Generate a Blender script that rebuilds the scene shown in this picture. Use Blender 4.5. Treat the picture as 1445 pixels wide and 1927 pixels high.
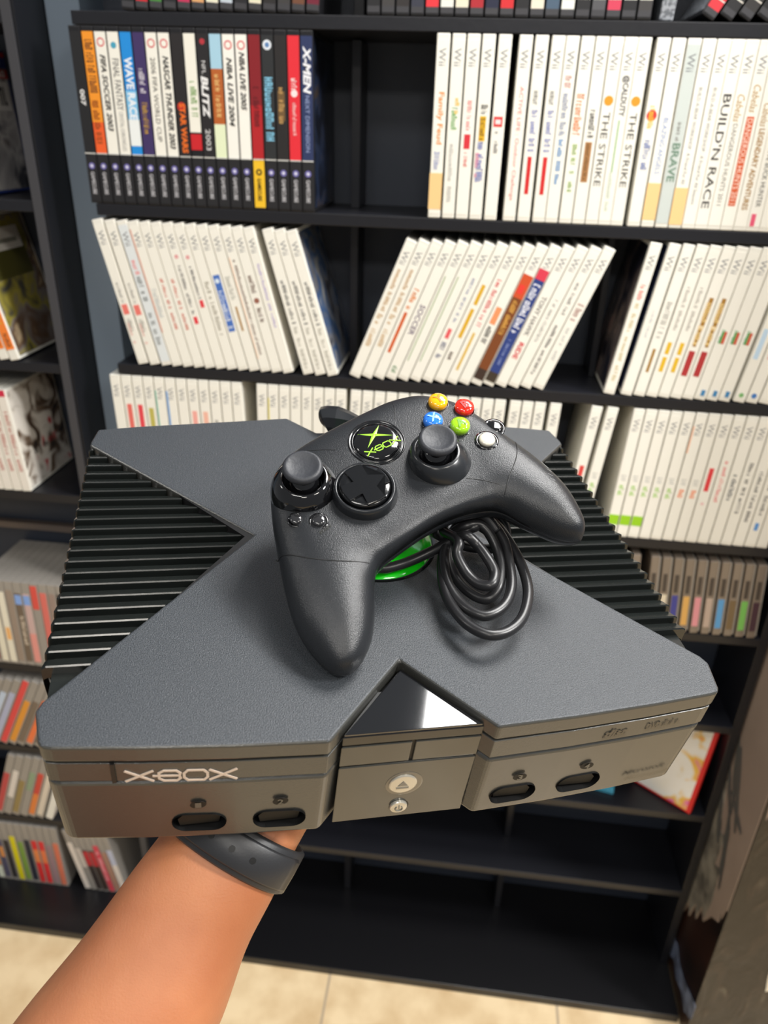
import bpy, bmesh, math, random
from mathutils import Matrix, Vector
from mathutils.bvhtree import BVHTree
random.seed(7)
for o in list(bpy.data.objects): bpy.data.objects.remove(o)
SC = bpy.context.scene
COL = SC.collection
FZ = 1360.0                      # floor sits 1360 mm under the case row that is z = 0 in the mm tables
def wm(x, y, z): return Vector((x/1000, y/1000, (z+FZ)/1000))
# ---------------------------------------------------------------- camera
R = [[0.992396, 0.119627, 0.02898], [0.079895, -0.446945, -0.890986], [-0.093634, 0.886526, -0.453104]]
CAM = (487.75, -980.71, 97.74)
cd = bpy.data.cameras.new('camera'); cam = bpy.data.objects.new('camera', cd); COL.objects.link(cam)
m = Matrix(((R[0][0], -R[1][0], -R[2][0]), (R[0][1], -R[1][1], -R[2][1]), (R[0][2], -R[1][2], -R[2][2]))).to_4x4()
m.translation = wm(*CAM); cam.matrix_world = m
cd.sensor_fit = 'HORIZONTAL'; cd.sensor_width = 36; cd.lens = 1430/1445*36
cd.clip_start = .02; cd.clip_end = 60
cd.dof.use_dof = True; cd.dof.focus_distance = .42; cd.dof.aperture_fstop = 12
SC.camera = cam
# ---------------------------------------------------------------- world, lights, exposure
SC.view_settings.view_transform = 'Standard'; SC.view_settings.look = 'None'
SC.view_settings.gamma = 1; SC.view_settings.use_curve_mapping = False
SC.view_settings.exposure = 0.05
w = bpy.data.worlds.new('world'); SC.world = w; w.use_nodes = True
w.node_tree.nodes['Background'].inputs[0].default_value = (.93, .96, 1, 1)
w.node_tree.nodes['Background'].inputs[1].default_value = .24
def area(name, loc, target, sx, sy, power, col=(1, .97, .92)):
    l = bpy.data.lights.new(name, 'AREA'); l.shape = 'RECTANGLE'; l.size = sx; l.size_y = sy
    l.energy = power; l.color = col
    o = bpy.data.objects.new(name, l); COL.objects.link(o); o.location = loc
    d = Vector(target)-Vector(loc); o.rotation_euler = d.to_track_quat('-Z', 'Y').to_euler()
    return o
area('ceiling_light', (1.06, -.17, 2.45), (1.06, -.17, 0), .74, .58, 36, (1, .985, .96))
area('ceiling_light', (2.2, -.85, 2.6), (1.2, -.75, .8), .3, .5, 48, (1, .985, .96))
area('ceiling_light', (.1, -1.75, 2.75), (.1, -1.6, 0), .6, .3, 11)
area('ceiling_light', (1.7, -1.75, 2.75), (1.7, -1.6, 0), .6, .3, 16, (1, .94, .85))  # added warm fill, brightens the floor in front of the shelves
area('ceiling_light', (-1.5, -1.2, 2.75), (-1.5, -1.2, 0), .6, .3, 11)
area('ceiling_light', (.8, -3.0, 2.75), (.7, -2.2, 0), .6, .3, 20, (1, .94, .85))
# ---------------------------------------------------------------- helpers
def tag(o, label=None, cat=None, group=None, kind=None):
    if label: o['label'] = label
    if cat: o['category'] = cat
    if group: o['group'] = group
    if kind: o['kind'] = kind
    return o
MATS = {}
def srgb(c):
    return tuple((v/255/12.92 if v/255 <= .04045 else ((v/255+.055)/1.055)**2.4) for v in c)
def mat(name, rgb, rough=.5, metal=0, coat=0, spec=.5, bump=0, bscale=300, noise=0, nscale=20, rgb2=None, trans=0):
    if name in MATS: return MATS[name]
    mt = bpy.data.materials.new(name); mt.use_nodes = True; nt = mt.node_tree; b = nt.nodes['Principled BSDF']
    c = srgb(rgb); b.inputs['Base Color'].default_value = (*c, 1); b.inputs['Roughness'].default_value = rough
    b.inputs['Metallic'].default_value = metal; b.inputs['Coat Weight'].default_value = coat; b.inputs['Coat Roughness'].default_value = .05
    b.inputs['Specular IOR Level'].default_value = spec; b.inputs['Transmission Weight'].default_value = trans
    tc = None
    if bump or rgb2:
        tc = nt.nodes.new('ShaderNodeTexCoord')
    if bump:
        n = nt.nodes.new('ShaderNodeTexNoise'); n.inputs['Scale'].default_value = bscale; n.inputs['Detail'].default_value = 3
        bp = nt.nodes.new('ShaderNodeBump'); bp.inputs['Strength'].default_value = bump; bp.inputs['Distance'].default_value = .001
        nt.links.new(tc.outputs['Object'], n.inputs['Vector']); nt.links.new(n.outputs['Fac'], bp.inputs['Height']); nt.links.new(bp.outputs['Normal'], b.inputs['Normal'])
    if rgb2:
        n = nt.nodes.new('ShaderNodeTexNoise'); n.inputs['Scale'].default_value = nscale; n.inputs['Detail'].default_value = 6
        r = nt.nodes.new('ShaderNodeValToRGB'); r.color_ramp.elements[0].position = .5-noise; r.color_ramp.elements[1].position = .5+noise
        r.color_ramp.elements[0].color = (*c, 1); r.color_ramp.elements[1].color = (*srgb(rgb2), 1)
        nt.links.new(tc.outputs['Object'], n.inputs['Vector']); nt.links.new(n.outputs['Fac'], r.inputs['Fac']); nt.links.new(r.outputs['Color'], b.inputs['Base Color'])
    MATS[name] = mt; return mt
def cm(rgb, rough=.45): return mat('print_%d_%d_%d' % tuple(rgb), rgb, rough)
def new_obj(name, me, material=None, parent=None, smooth=False):
    o = bpy.data.objects.new(name, me); COL.objects.link(o)
    if material and not me.materials: me.materials.append(material)
    if parent is not None: o.parent = parent
    if smooth:
        for p in me.polygons: p.use_smooth = True
    return o
def mesh(verts, faces, name='mesh'):
    me = bpy.data.meshes.new(name); me.from_pydata([tuple(v) for v in verts], [], faces); me.update(); return me
def bm_mesh(bm, name='mesh'):
    bmesh.ops.recalc_face_normals(bm, faces=bm.faces)
    me = bpy.data.meshes.new(name); bm.to_mesh(me); bm.free(); return me
def bbox_mesh(x0, x1, y0, y1, z0, z1, bev=0, seg=2, s=.001, z_off=0):
    bm = bmesh.new(); bmesh.ops.create_cube(bm, size=1)
    for v in bm.verts:
        v.co = Vector(((x0+x1)/2+v.co.x*(x1-x0), (y0+y1)/2+v.co.y*(y1-y0), (z0+z1)/2+v.co.z*(z1-z0)+z_off))*s
    if bev: bmesh.ops.bevel(bm, geom=list(bm.edges), offset=bev*s, segments=seg, affect='EDGES', profile=.6)
    return bm_mesh(bm)
def wbox(name, x0, x1, y0, y1, z0, z1, mt, parent=None, bev=0):
    return new_obj(name, bbox_mesh(x0, x1, y0, y1, z0, z1, bev, z_off=FZ), mt, parent)
def prism(pts, z0, z1, s=.001, bev=0, seg=2, pts_lo=None):
    """closed plan polygon extruded from z0 up to z1 (mm); pts_lo = other outline at z0"""
    bm = bmesh.new(); n = len(pts); lo = pts_lo or pts
    a = [bm.verts.new((x*s, y*s, z0*s)) for x, y in lo]; b = [bm.verts.new((x*s, y*s, z1*s)) for x, y in pts]
    bm.faces.new(a[::-1]); top = bm.faces.new(b)
    for i in range(n): bm.faces.new((a[i], a[(i+1) % n], b[(i+1) % n], b[i]))
    if bev: bmesh.ops.bevel(bm, geom=list(top.edges), offset=bev*s, segments=seg, affect='EDGES', profile=.5)
    return bm_mesh(bm)
def lathe(prof, n=40, s=.001):
    vs = []; fs = []
    for r, z in prof:
        for i in range(n):
            a = 2*math.pi*i/n; vs.append((r*math.cos(a)*s, r*math.sin(a)*s, z*s))
    for k in range(len(prof)-1):
        for i in range(n):
            j = (i+1) % n; fs.append((k*n+i, k*n+j, (k+1)*n+j, (k+1)*n+i))
    if prof[0][0] > 0.01: fs.append(tuple(range(n))[::-1])
    if prof[-1][0] > 0.01: fs.append(tuple((len(prof)-1)*n+i for i in range(n)))
    me = mesh(vs, fs); bm = bmesh.new(); bm.from_mesh(me); bmesh.ops.remove_doubles(bm, verts=bm.verts, dist=1e-6)
    return bm_mesh(bm)
def catmull(P, k):
    out = []; n = len(P)
    for i in range(n-1):
        p0 = P[max(0, i-1)]; p1 = P[i]; p2 = P[i+1]; p3 = P[min(n-1, i+2)]
        for j in range(k):
            t = j/k
            out.append(tuple(.5*((2*b)+(-a+c)*t+(2*a-5*b+4*c-d)*t*t+(-a+3*b-3*c+d)*t**3) for a, b, c, d in zip(p0, p1, p2, p3)))
    out.append(tuple(P[-1])); return out
def tube(pts, r, n=12, s=.001, caps=True):
    P = [Vector(p) for p in pts]; vs = []; fs = []; up = Vector((0, 0, 1)); N = len(P)
    rr = r if isinstance(r, (list, tuple)) else [r]*N
    prev = None
    for i, p in enumerate(P):
        t = (P[min(i+1, N-1)]-P[max(i-1, 0)]).normalized()
        if prev is None:
            a = t.orthogonal().normalized()
        else:
            a = (prev-t*prev.dot(t)); a = a.normalized() if a.length > 1e-6 else t.orthogonal().normalized()
        prev = a; b = t.cross(a)
        for k in range(n):
            th = 2*math.pi*k/n; vs.append((p+(a*math.cos(th)+b*math.sin(th))*rr[i])*s)
    for i in range(N-1):
        for k in range(n):
            j = (k+1) % n; fs.append((i*n+k, i*n+j, (i+1)*n+j, (i+1)*n+k))
    if caps: fs += [tuple(range(n))[::-1], tuple((N-1)*n+k for k in range(n))]
    return mesh(vs, fs)
# lettering ------------------------------------------------------
TXT = {}
def text_unit(s, bold=0.0, shear=0.0):
    k = (s, bold, shear)
    if k in TXT: return TXT[k]
    cu = bpy.data.curves.new('lettering', 'FONT'); cu.body = s; cu.resolution_u = 2; cu.offset = bold; cu.shear = shear
    o = bpy.data.objects.new('lettering', cu); COL.objects.link(o); bpy.context.view_layer.update()
    dg = bpy.context.evaluated_depsgraph_get(); me = bpy.data.meshes.new_from_object(o.evaluated_get(dg))
    xs = [v.co.x for v in me.vertices]; ys = [v.co.y for v in me.vertices]
    x0, x1, y0, y1 = min(xs), max(xs), min(ys), max(ys)
    V = [((v.co.x-x0)/(x1-x0), (v.co.y-y0)/(y1-y0)) for v in me.vertices]; F = [tuple(p.vertices) for p in me.polygons]
    bpy.data.objects.remove(o); bpy.data.curves.remove(cu); bpy.data.meshes.remove(me)
    TXT[k] = (V, F, (x1-x0)/(y1-y0)); return TXT[k]
def scribble(seed, n):
    """marks like lettering too small to read: uneven upright strokes with cross bars"""
    k = ('~', seed, n)
    if k in TXT: return TXT[k]
    rnd = random.Random(seed); V = []; F = []
    def q(x0, x1, y0, y1):
        b = len(V); V.extend([(x0, y0), (x1, y0), (x1, y1), (x0, y1)]); F.append((b, b+1, b+2, b+3))
    for i in range(n):
        if rnd.random() < .13: continue
        a = i/n; b = (i+.78)/n; t = .26/n
        h = rnd.choice((1, .72, .72, 1)); q(a, a+t, 0, h)
        if rnd.random() < .7: q(b-t, b, 0, h*rnd.choice((1, .9)))
        yy = rnd.choice((0, h/2-.1, h-.2)); q(a+t, b-t, yy, yy+.2)
        if rnd.random() < .5: q(a+t, b-t, h-.18, h)
    TXT[k] = (V, F, n*.6); return TXT[k]
ring_pts = lambda r, n=24, cx=0, cy=0: [(cx+r*math.cos(2*math.pi*i/n), cy+r*math.sin(2*math.pi*i/n)) for i in range(n)]
# ---------------------------------------------------------------- materials
M_board = mat('black_board', (21, 22, 28), .4, bump=.15, bscale=120)
M_back = mat('navy_black_back_panel', (50, 56, 68), .45, bump=.5, bscale=900)
M_base = mat('black_base_board', (14, 14, 17), .33, bump=.08, bscale=60)
M_bluewall = mat('blue_grey_paint', (126, 142, 160), .6, bump=.1, bscale=60)
M_blackpaint = mat('black_paint', (9, 11, 18), .5)
M_edge = mat('grey_edge_strip', (62, 62, 66), .45)
M_trim = mat('tan_edge_strip', (120, 106, 96), .5)
# ---------------------------------------------------------------- floor
def tile_mat():
    mt = bpy.data.materials.new('beige_tile'); mt.use_nodes = True; nt = mt.node_tree; b = nt.nodes['Principled BSDF']; L = nt.links.new
    tc = nt.nodes.new('ShaderNodeTexCoord'); mp = nt.nodes.new('ShaderNodeMapping'); mp.inputs['Location'].default_value = (-.319, .07, 0)
    br = nt.nodes.new('ShaderNodeTexBrick'); br.offset = 0; br.inputs['Scale'].default_value = 1
    br.inputs['Brick Width'].default_value = .43; br.inputs['Row Height'].default_value = .43; br.inputs['Mortar Size'].default_value = .003; br.inputs['Mortar Smooth'].default_value = .4
    n = nt.nodes.new('ShaderNodeTexNoise'); n.inputs['Scale'].default_value = 14; n.inputs['Detail'].default_value = 7
    r = nt.nodes.new('ShaderNodeValToRGB'); r.color_ramp.elements[0].position = .3; r.color_ramp.elements[1].position = .62
    r.color_ramp.elements[0].color = (*srgb((205, 176, 134)), 1); r.color_ramp.elements[1].color = (*srgb((232, 208, 168)), 1)
    L(tc.outputs['Object'], mp.inputs[0]); L(mp.outputs[0], br.inputs[0]); L(tc.outputs['Object'], n.inputs[0]); L(n.outputs[0], r.inputs[0])
    L(r.outputs[0], br.inputs['Color1']); L(r.outputs[0], br.inputs['Color2']); br.inputs['Mortar'].default_value = (*srgb((176, 158, 134)), 1)
    L(br.outputs['Color'], b.inputs['Base Color']); b.inputs['Roughness'].default_value = .28
    return mt
tag(wbox('floor', -2200, 2600, -3000, 200, -1400, -1360, tile_mat()), kind='structure')
tag(wbox('wall_back', -2200, 2600, 152, 200, -1360, 900, M_bluewall), kind='structure')
# blue grey pier between the two shelving units
tag(wbox('wall_pier', -61, -17, 72, 152, -1340, 700, M_bluewall), kind='structure')
# right wall and its corner: rough black lower part, peeling pale plaster above
def rough_wall():
    mt = bpy.data.materials.new('smeared_black_paint'); mt.use_nodes = True; nt = mt.node_tree; b = nt.nodes['Principled BSDF']; L = nt.links.new
    tc = nt.nodes.new('ShaderNodeTexCoord'); mp = nt.nodes.new('ShaderNodeMapping'); mp.inputs['Scale'].default_value = (1, 1, .4)
    n = nt.nodes.new('ShaderNodeTexNoise'); n.inputs['Scale'].default_value = 30; n.inputs['Detail'].default_value = 8; n.inputs['Distortion'].default_value = 1.4
    r = nt.nodes.new('ShaderNodeValToRGB'); e = r.color_ramp.elements
    e[0].position = .52; e[0].color = (*srgb((20, 15, 13)), 1); e[1].position = .84; e[1].color = (*srgb((150, 148, 138)), 1)
    x = e.new(.63); x.color = (*srgb((40, 30, 24)), 1); x = e.new(.71); x.color = (*srgb((78, 74, 64)), 1)
    L(tc.outputs['Object'], mp.inputs[0]); L(mp.outputs[0], n.inputs[0]); L(n.outputs[0], r.inputs[0]); L(r.outputs[0], b.inputs['Base Color'])
    bp = nt.nodes.new('ShaderNodeBump'); bp.inputs['Strength'].default_value = .35; bp.inputs['Distance'].default_value = .004
    L(n.outputs[0], bp.inputs['Height']); L(bp.outputs[0], b.inputs['Normal']); b.inputs['Roughness'].default_value = .3
    return mt
M_smear = rough_wall()
M_dark = mat('dark_brown_gloss_paint', (24, 19, 18), .32, rgb2=(52, 32, 26), noise=.12, nscale=9, bump=.2, bscale=30)
wr = wbox('wall_right', 972, 1500, -120, 152, -1360, 900, M_dark); tag(wr, kind='structure')
tag(wbox('wall_right_front', 972.5, 1500, -122, -120.2, -1360, 900, M_smear), kind='structure')
def side_patch(name, pts, mt, x=971.6, th=1.2):
    # thin skin of paint lying on the right wall, outline given as (y, z) in mm
    n = len(pts); v = [wm(x, y, z) for y, z in pts]+[wm(x-th, y, z) for y, z in pts]
    f = [tuple(range(n)), tuple(range(2*n-1, n-1, -1))]+[(i, (i+1) % n, n+(i+1) % n, n+i) for i in range(n)]
    o = new_obj(name, mesh(v, f), mt); tag(o, kind='structure'); return o
M_tan = mat('peeling_tan_plaster', (168, 150, 136), .7, rgb2=(150, 133, 120), noise=.15, nscale=6, bump=.3, bscale=40)
M_greyp = mat('scraped_grey_plaster', (150, 144, 130), .7, rgb2=(88, 84, 76), noise=.13, nscale=24, bump=.5, bscale=60)
side_patch('trim_1', [(150, 900), (150, -1100), (60, -1215), (30, -1165), (14, -1196), (4, -1160), (-10, -1176), (-22, -1130), (-36, -1148), (-45, -1108), (-62, -1118), (-82, -1076), (-90, -1070), (-107, -1056), (-104, -1030), (-112, -1040), (-118, -1000), (-120.5, -1010), (-120.5, 900)], M_tan)
side_patch('trim_2', [(120, -900), (120, -1150), (60, -1205), (30, -1158), (14, -1188), (4, -1152), (-10, -1168), (-22, -1124), (-36, -1140), (-45, -1100), (-62, -1108), (-70, -1060), (-62, -985), (-40, -1000), (-45, -930), (-20, -940), (5, -850), (30, -880), (60, -830), (80, -880)], M_greyp, 970.3, .8)
rs = random.Random(3)
M_stroke = mat('dark_green_black_brush_stroke', (88, 88, 84), .6)
for i, (y0, z0, y1, z1, wd) in enumerate([(10, -760, -40, -880, 9), (-5, -770, -70, -890, 7), (30, -800, -50, -905, 6), (-20, -850, -88, -872, 5), (25, -850, -30, -960, 10), (-38, -880, -68, -990, 6), (-50, -900, -80, -1010, 5)]):
    d = Vector((y1-y0, z1-z0)); L_ = d.length; d.normalize(); nrm = Vector((-d.y, d.x)); pts = []; K = 7
    for k in range(K+1): pts.append(Vector((y0, z0))+d*L_*k/K+nrm*wd*(.4+.6*math.sin(math.pi*(k+.4)/(K+1)))*rs.uniform(.5, 1.2))
    for k in range(K, -1, -1): pts.append(Vector((y0, z0))+d*L_*k/K-nrm*wd*(.4+.6*math.sin(math.pi*(k+.4)/(K+1)))*rs.uniform(.4, 1.1))
    side_patch('trim_%d' % (i+3), [(p.x, p.y) for p in pts], M_stroke, 969.4-i*.25, .2)
side_patch('trim_10', [(62, -1325), (48, -1290), (30, -1270), (12, -1275), (-5, -1268), (-30, -1282), (-60, -1278), (-100, -1262), (-130, -1250), (-130, -1290), (-100, -1315), (-70, -1305), (-40, -1318), (-10, -1306), (10, -1322), (35, -1312)], mat('pale_blue_paint_smear', (120, 132, 158), .6, rgb2=(70, 76, 92), noise=.14, nscale=40), 970.3, .8)
# tan remnants on the corner's front face
def front_patch(name, pts, mt, y=-122.3, th=.9):
    n = len(pts); v = [wm(x, y, z) for x, z in pts]+[wm(x, y-th, z) for x, z in pts]
    f = [tuple(range(n)), tuple(range(2*n-1, n-1, -1))]+[(i, (i+1) % n, n+(i+1) % n, n+i) for i in range(n)]
    o = new_obj(name, mesh(v, f), mt); tag(o, kind='structure'); return o
front_patch('trim_11', [(973, 900), (973, -730), (978, -800), (984, -770), (990, -830), (998, -800), (1010, -700), (1040, -690), (1500, -640), (1500, 900)], M_tan)
front_patch('trim_12', [(1066, -1120), (1086, -1090), (1120, -1105), (1120, -1190), (1092, -1180), (1075, -1195), (1070, -1160)], mat('bare_white_plaster', (225, 220, 205), .8, bump=.4, bscale=50))
# ---------------------------------------------------------------- shelving unit behind the console (B) and its neighbour (A)
def empty(name, loc=(0, 0, 0)):
    o = bpy.data.objects.new(name, None); COL.objects.link(o); o.location = loc; o.empty_display_size = .05; return o
unit = empty('shelving_unit'); tag(unit, 'wide black shelving unit filled with white game cases, standing on the tile floor', 'shelf')
TH = 14
wbox('back_panel', -17, 966, 140, 150, -1340, 700, M_back, unit)
for i, z in enumerate((426, 205, 0, -206.3, -413, -565, -737, -935, -1128)):
    wbox('shelf_board', 6, 952, 0, 140, z-TH, z-.2, M_board, unit, bev=.8)
wbox('end_panel', 952.5, 966, 4, 140, -1340, 700, M_board, unit, bev=.8)
def divider(x0, x1, z0, z1): wbox('divider', x0, x1, 78, 140, z0, z1, M_board, unit, bev=.5)
divider(319, 330, .2, 189-.4); divider(319, 329, -206, -TH-.4); divider(321, 333, 205.2, 394)
divider(656, 664, -206, -TH-.4); divider(619, 627, -412.8, -222.5)
for a, b in ((-564.8, -429.2), (-736.8, -581.2), (-934.8, -753.2), (-1127.8, -951.2), (-1340, -1144.2)):
    divider(318, 330, a, b); divider(632, 643, a, b)
base = wbox('base_board', -900, 968, -95, 151, -1359.5, -1341, M_base, None, bev=1.2)
tag(base, 'wide low black plinth board on the tiles beneath both shelving units', 'plinth')
unitA = empty('shelving_unit'); tag(unitA, 'black shelving unit cut off by the left edge, holding coloured cases', 'shelf')
wbox('back_panel', -900, -79, 141, 150, -1340, 700, M_back, unitA)
wbox('side_panel', -78, -62, 1, 74, -1340, 700, M_blackpaint, unitA)
wbox('edge_strip', -78, -66, -1, .8, -1340, 700, M_edge, unitA)
wbox('rear_side_panel', -79, -62, 74.2, 150, -1340, 700, M_blackpaint, unitA)
for z in (205, 0, -213, -418, -758, -953, -1144):
    wbox('shelf_board', -900, -79, 0, 140, z-TH, z-.2, M_board, unitA, bev=.8)
wbox('trim_strip', -900, -79, 128, 140.5, -560, -548, M_trim, unitA)
# ---------------------------------------------------------------- game cases
M_white = mat('white_case_plastic', (233, 231, 221), .38, bump=.03, bscale=50)
M_black = mat('black_case_plastic', (28, 28, 31), .35)
M_clear = mat('smoky_clear_case_plastic', (128, 116, 104), .22, coat=.4)
M_grey = mat('grey_clear_case_plastic', (150, 145, 138), .25, coat=.4)
SHARED = {}
def box_cached(key, *a, **k):
    if key not in SHARED: SHARED[key] = bbox_mesh(*a, **k)
    return SHARED[key]
def blotch(name, cols, scale=28, seed=0):
    if name in MATS: return MATS[name]
    mt = bpy.data.materials.new(name); mt.use_nodes = True; nt = mt.node_tree; b = nt.nodes['Principled BSDF']; L = nt.links.new
    tc = nt.nodes.new('ShaderNodeTexCoord'); mp = nt.nodes.new('ShaderNodeMapping'); mp.inputs['Location'].default_value = (seed, seed*2.1, seed*.7)
    n = nt.nodes.new('ShaderNodeTexNoise'); n.inputs['Scale'].default_value = scale; n.inputs['Detail'].default_value = 2.5; n.inputs['Distortion'].default_value = .8
    r = nt.nodes.new('ShaderNodeValToRGB'); e = r.color_ramp.elements; N = len(cols)
    e[0].position = .3; e[0].color = (*srgb(cols[0]), 1); e[1].position = .7; e[1].color = (*srgb(cols[-1]), 1)
    for i in range(1, N-1): x = e.new(.3+.4*i/(N-1)); x.color = (*srgb(cols[i]), 1)
    L(tc.outputs['Object'], mp.inputs[0]); L(mp.outputs[0], n.inputs[0]); L(n.outputs[0], r.inputs[0]); L(r.outputs[0], b.inputs['Base Color']); b.inputs['Roughness'].default_value = .25
    MATS[name] = mt; return mt
def decal(parent, name, unit_, rgb, W, H, a, b, x0, x1, y=-.62):
    """lettering running down the spine from fraction a to b of the height, between x0 and x1"""
    V, F, asp = unit_
    vs = [((x0+(x1-x0)*v)/1000, y/1000, (H*(1-a)-(b-a)*H*u)/1000) for u, v in V]
    return new_obj(name, mesh(vs, [f[::-1] for f in F] if False else F), cm(rgb), parent)
def patch(parent, name, rgb, W, H, a, b, x0=None, x1=None, y=(-.5, -.2), mt=None):
    x0 = .7 if x0 is None else x0; x1 = W-.7 if x1 is None else x1
    key = ('p', round(x0, 2), round(x1, 2), round(W, 2), H, a, b, y, tuple(rgb), mt.name if mt else '')
    if key not in SHARED: SHARED[key] = bbox_mesh(x0, x1, y[0], y[1], H*(1-b), H*(1-a))
    me = SHARED[key]
    return new_obj(name, me, mt or cm(rgb), parent)
ORD = ['zeroth', 'first', 'second', 'third', 'fourth', 'fifth', 'sixth', 'seventh', 'eighth', 'ninth', 'tenth', 'eleventh', 'twelfth', 'thirteenth', 'fourteenth', 'fifteenth', 'sixteenth', 'seventeenth', 'eighteenth', 'nineteenth', 'twentieth', 'twenty-first', 'twenty-second', 'twenty-third', 'twenty-fourth', 'twenty-fifth']
def game_case(x, z, lean, W, H, D, body, label, group, y=0, name='game_case'):
    """lean in degrees, positive = top leans right; x = bottom left corner"""
    th = math.radians(lean)
    key = (name, round(W, 2), H, D, body.name)
    me = box_cached(key, 0, W, 0, D, 0, H, bev=1.3)
    o = new_obj(name, me, body); o.rotation_euler = (0, th, 0)
    lift = W*math.sin(th) if th > 0 else 0
    o.location = wm(x, y, z+lift+.1); tag(o, label, 'game case', group); return o
G_ = (120, 122, 124)
def dress(o, W, H, spec):
    """spec items: ('s', rgb, a, b) colour field; ('t', text, rgb, a, b, x0, x1, bold, shear); ('m', n, rgb, a, b, x0, x1) unreadable marks; ('o', rgb, a, rad) disc; ('k', rgb) sticker"""
    for n_it, it in enumerate(spec):
        k = it[0]; yy = -(.32+.06*n_it)
        if k == 's': patch(o, 'spine_print', it[1], W, H, it[2], it[3], *(it[4:6] if len(it) > 4 else ()), y=(yy, -.05))
        elif k == 'k': patch(o, 'price_sticker', it[1], W, H, it[2], it[3], -.2, W+.1, y=(yy, -.05))
        elif k == 't':
            _, s, rgb, a, b, x0, x1 = it[:7]; bo = it[7] if len(it) > 7 else 0; sh = it[8] if len(it) > 8 else 0
            decal(o, 'title_lettering', text_unit(s, bo, sh), rgb, W, H, a, b, x0*W, x1*W, yy)
        elif k == 'm':
            _, n, rgb, a, b, x0, x1 = it[:7]
            decal(o, 'title_lettering', scribble(hash_(str(it)), int(n*1.6)), rgb, W, H, a, b, x0*W, x1*W, yy)
        elif k == 'o':
            _, rgb, a, rad = it[:4]; cx = W/2
            key = ('disc', rgb, round(W, 2), H, a, rad, n_it)
            if key not in SHARED:
                P = ring_pts(rad, 20, cx, H*(1-a)); n = len(P)
                SHARED[key] = mesh([(px/1000, yy/1000, pz/1000) for px, pz in P], [tuple(range(n))])
            new_obj('emblem', SHARED[key], cm(rgb), o)
def hash_(s):
    h = 7
    for c in s: h = (h*31+ord(c)) & 0xffffff
    return h
WII = ('t', 'Wii', (122, 124, 128), .075, .165, .22, .74)
def wii(x, z, lean, W, spec, desc, idx, rp, group, H=190, D=134, logo=True, cover=None, sheet=(238, 236, 226)):
    o = game_case(x, z, lean, W, H, D, M_white, '%s, %s from left %s' % (desc, ORD[idx], rp), group)
    patch(o, 'spine_sheet', sheet, W, H, .03, .975, y=(-.3, .05))
    dress(o, W, H, ([WII] if logo else [])+spec)
    if cover: new_obj('cover_sheet', box_cached(('cov', cover.name, round(W, 1), H), W-.1, W+.35, 5, D-4, 5, H-5), cover, o)
    return o
T = lambda s, rgb, a, b, x0=.25, x1=.75, bo=0, sh=0: ('t', s, rgb, a, b, x0, x1, bo, sh)
Mk = lambda n, rgb, a, b, x0=.28, x1=.72: ('m', n, rgb, a, b, x0, x1)
RED = (205, 40, 40); BLK = (40, 38, 38); GRY = (140, 138, 132); BLU = (70, 100, 185); GLD = (172, 130, 30); ORG = (222, 110, 50); GRN = (95, 165, 70)
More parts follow.
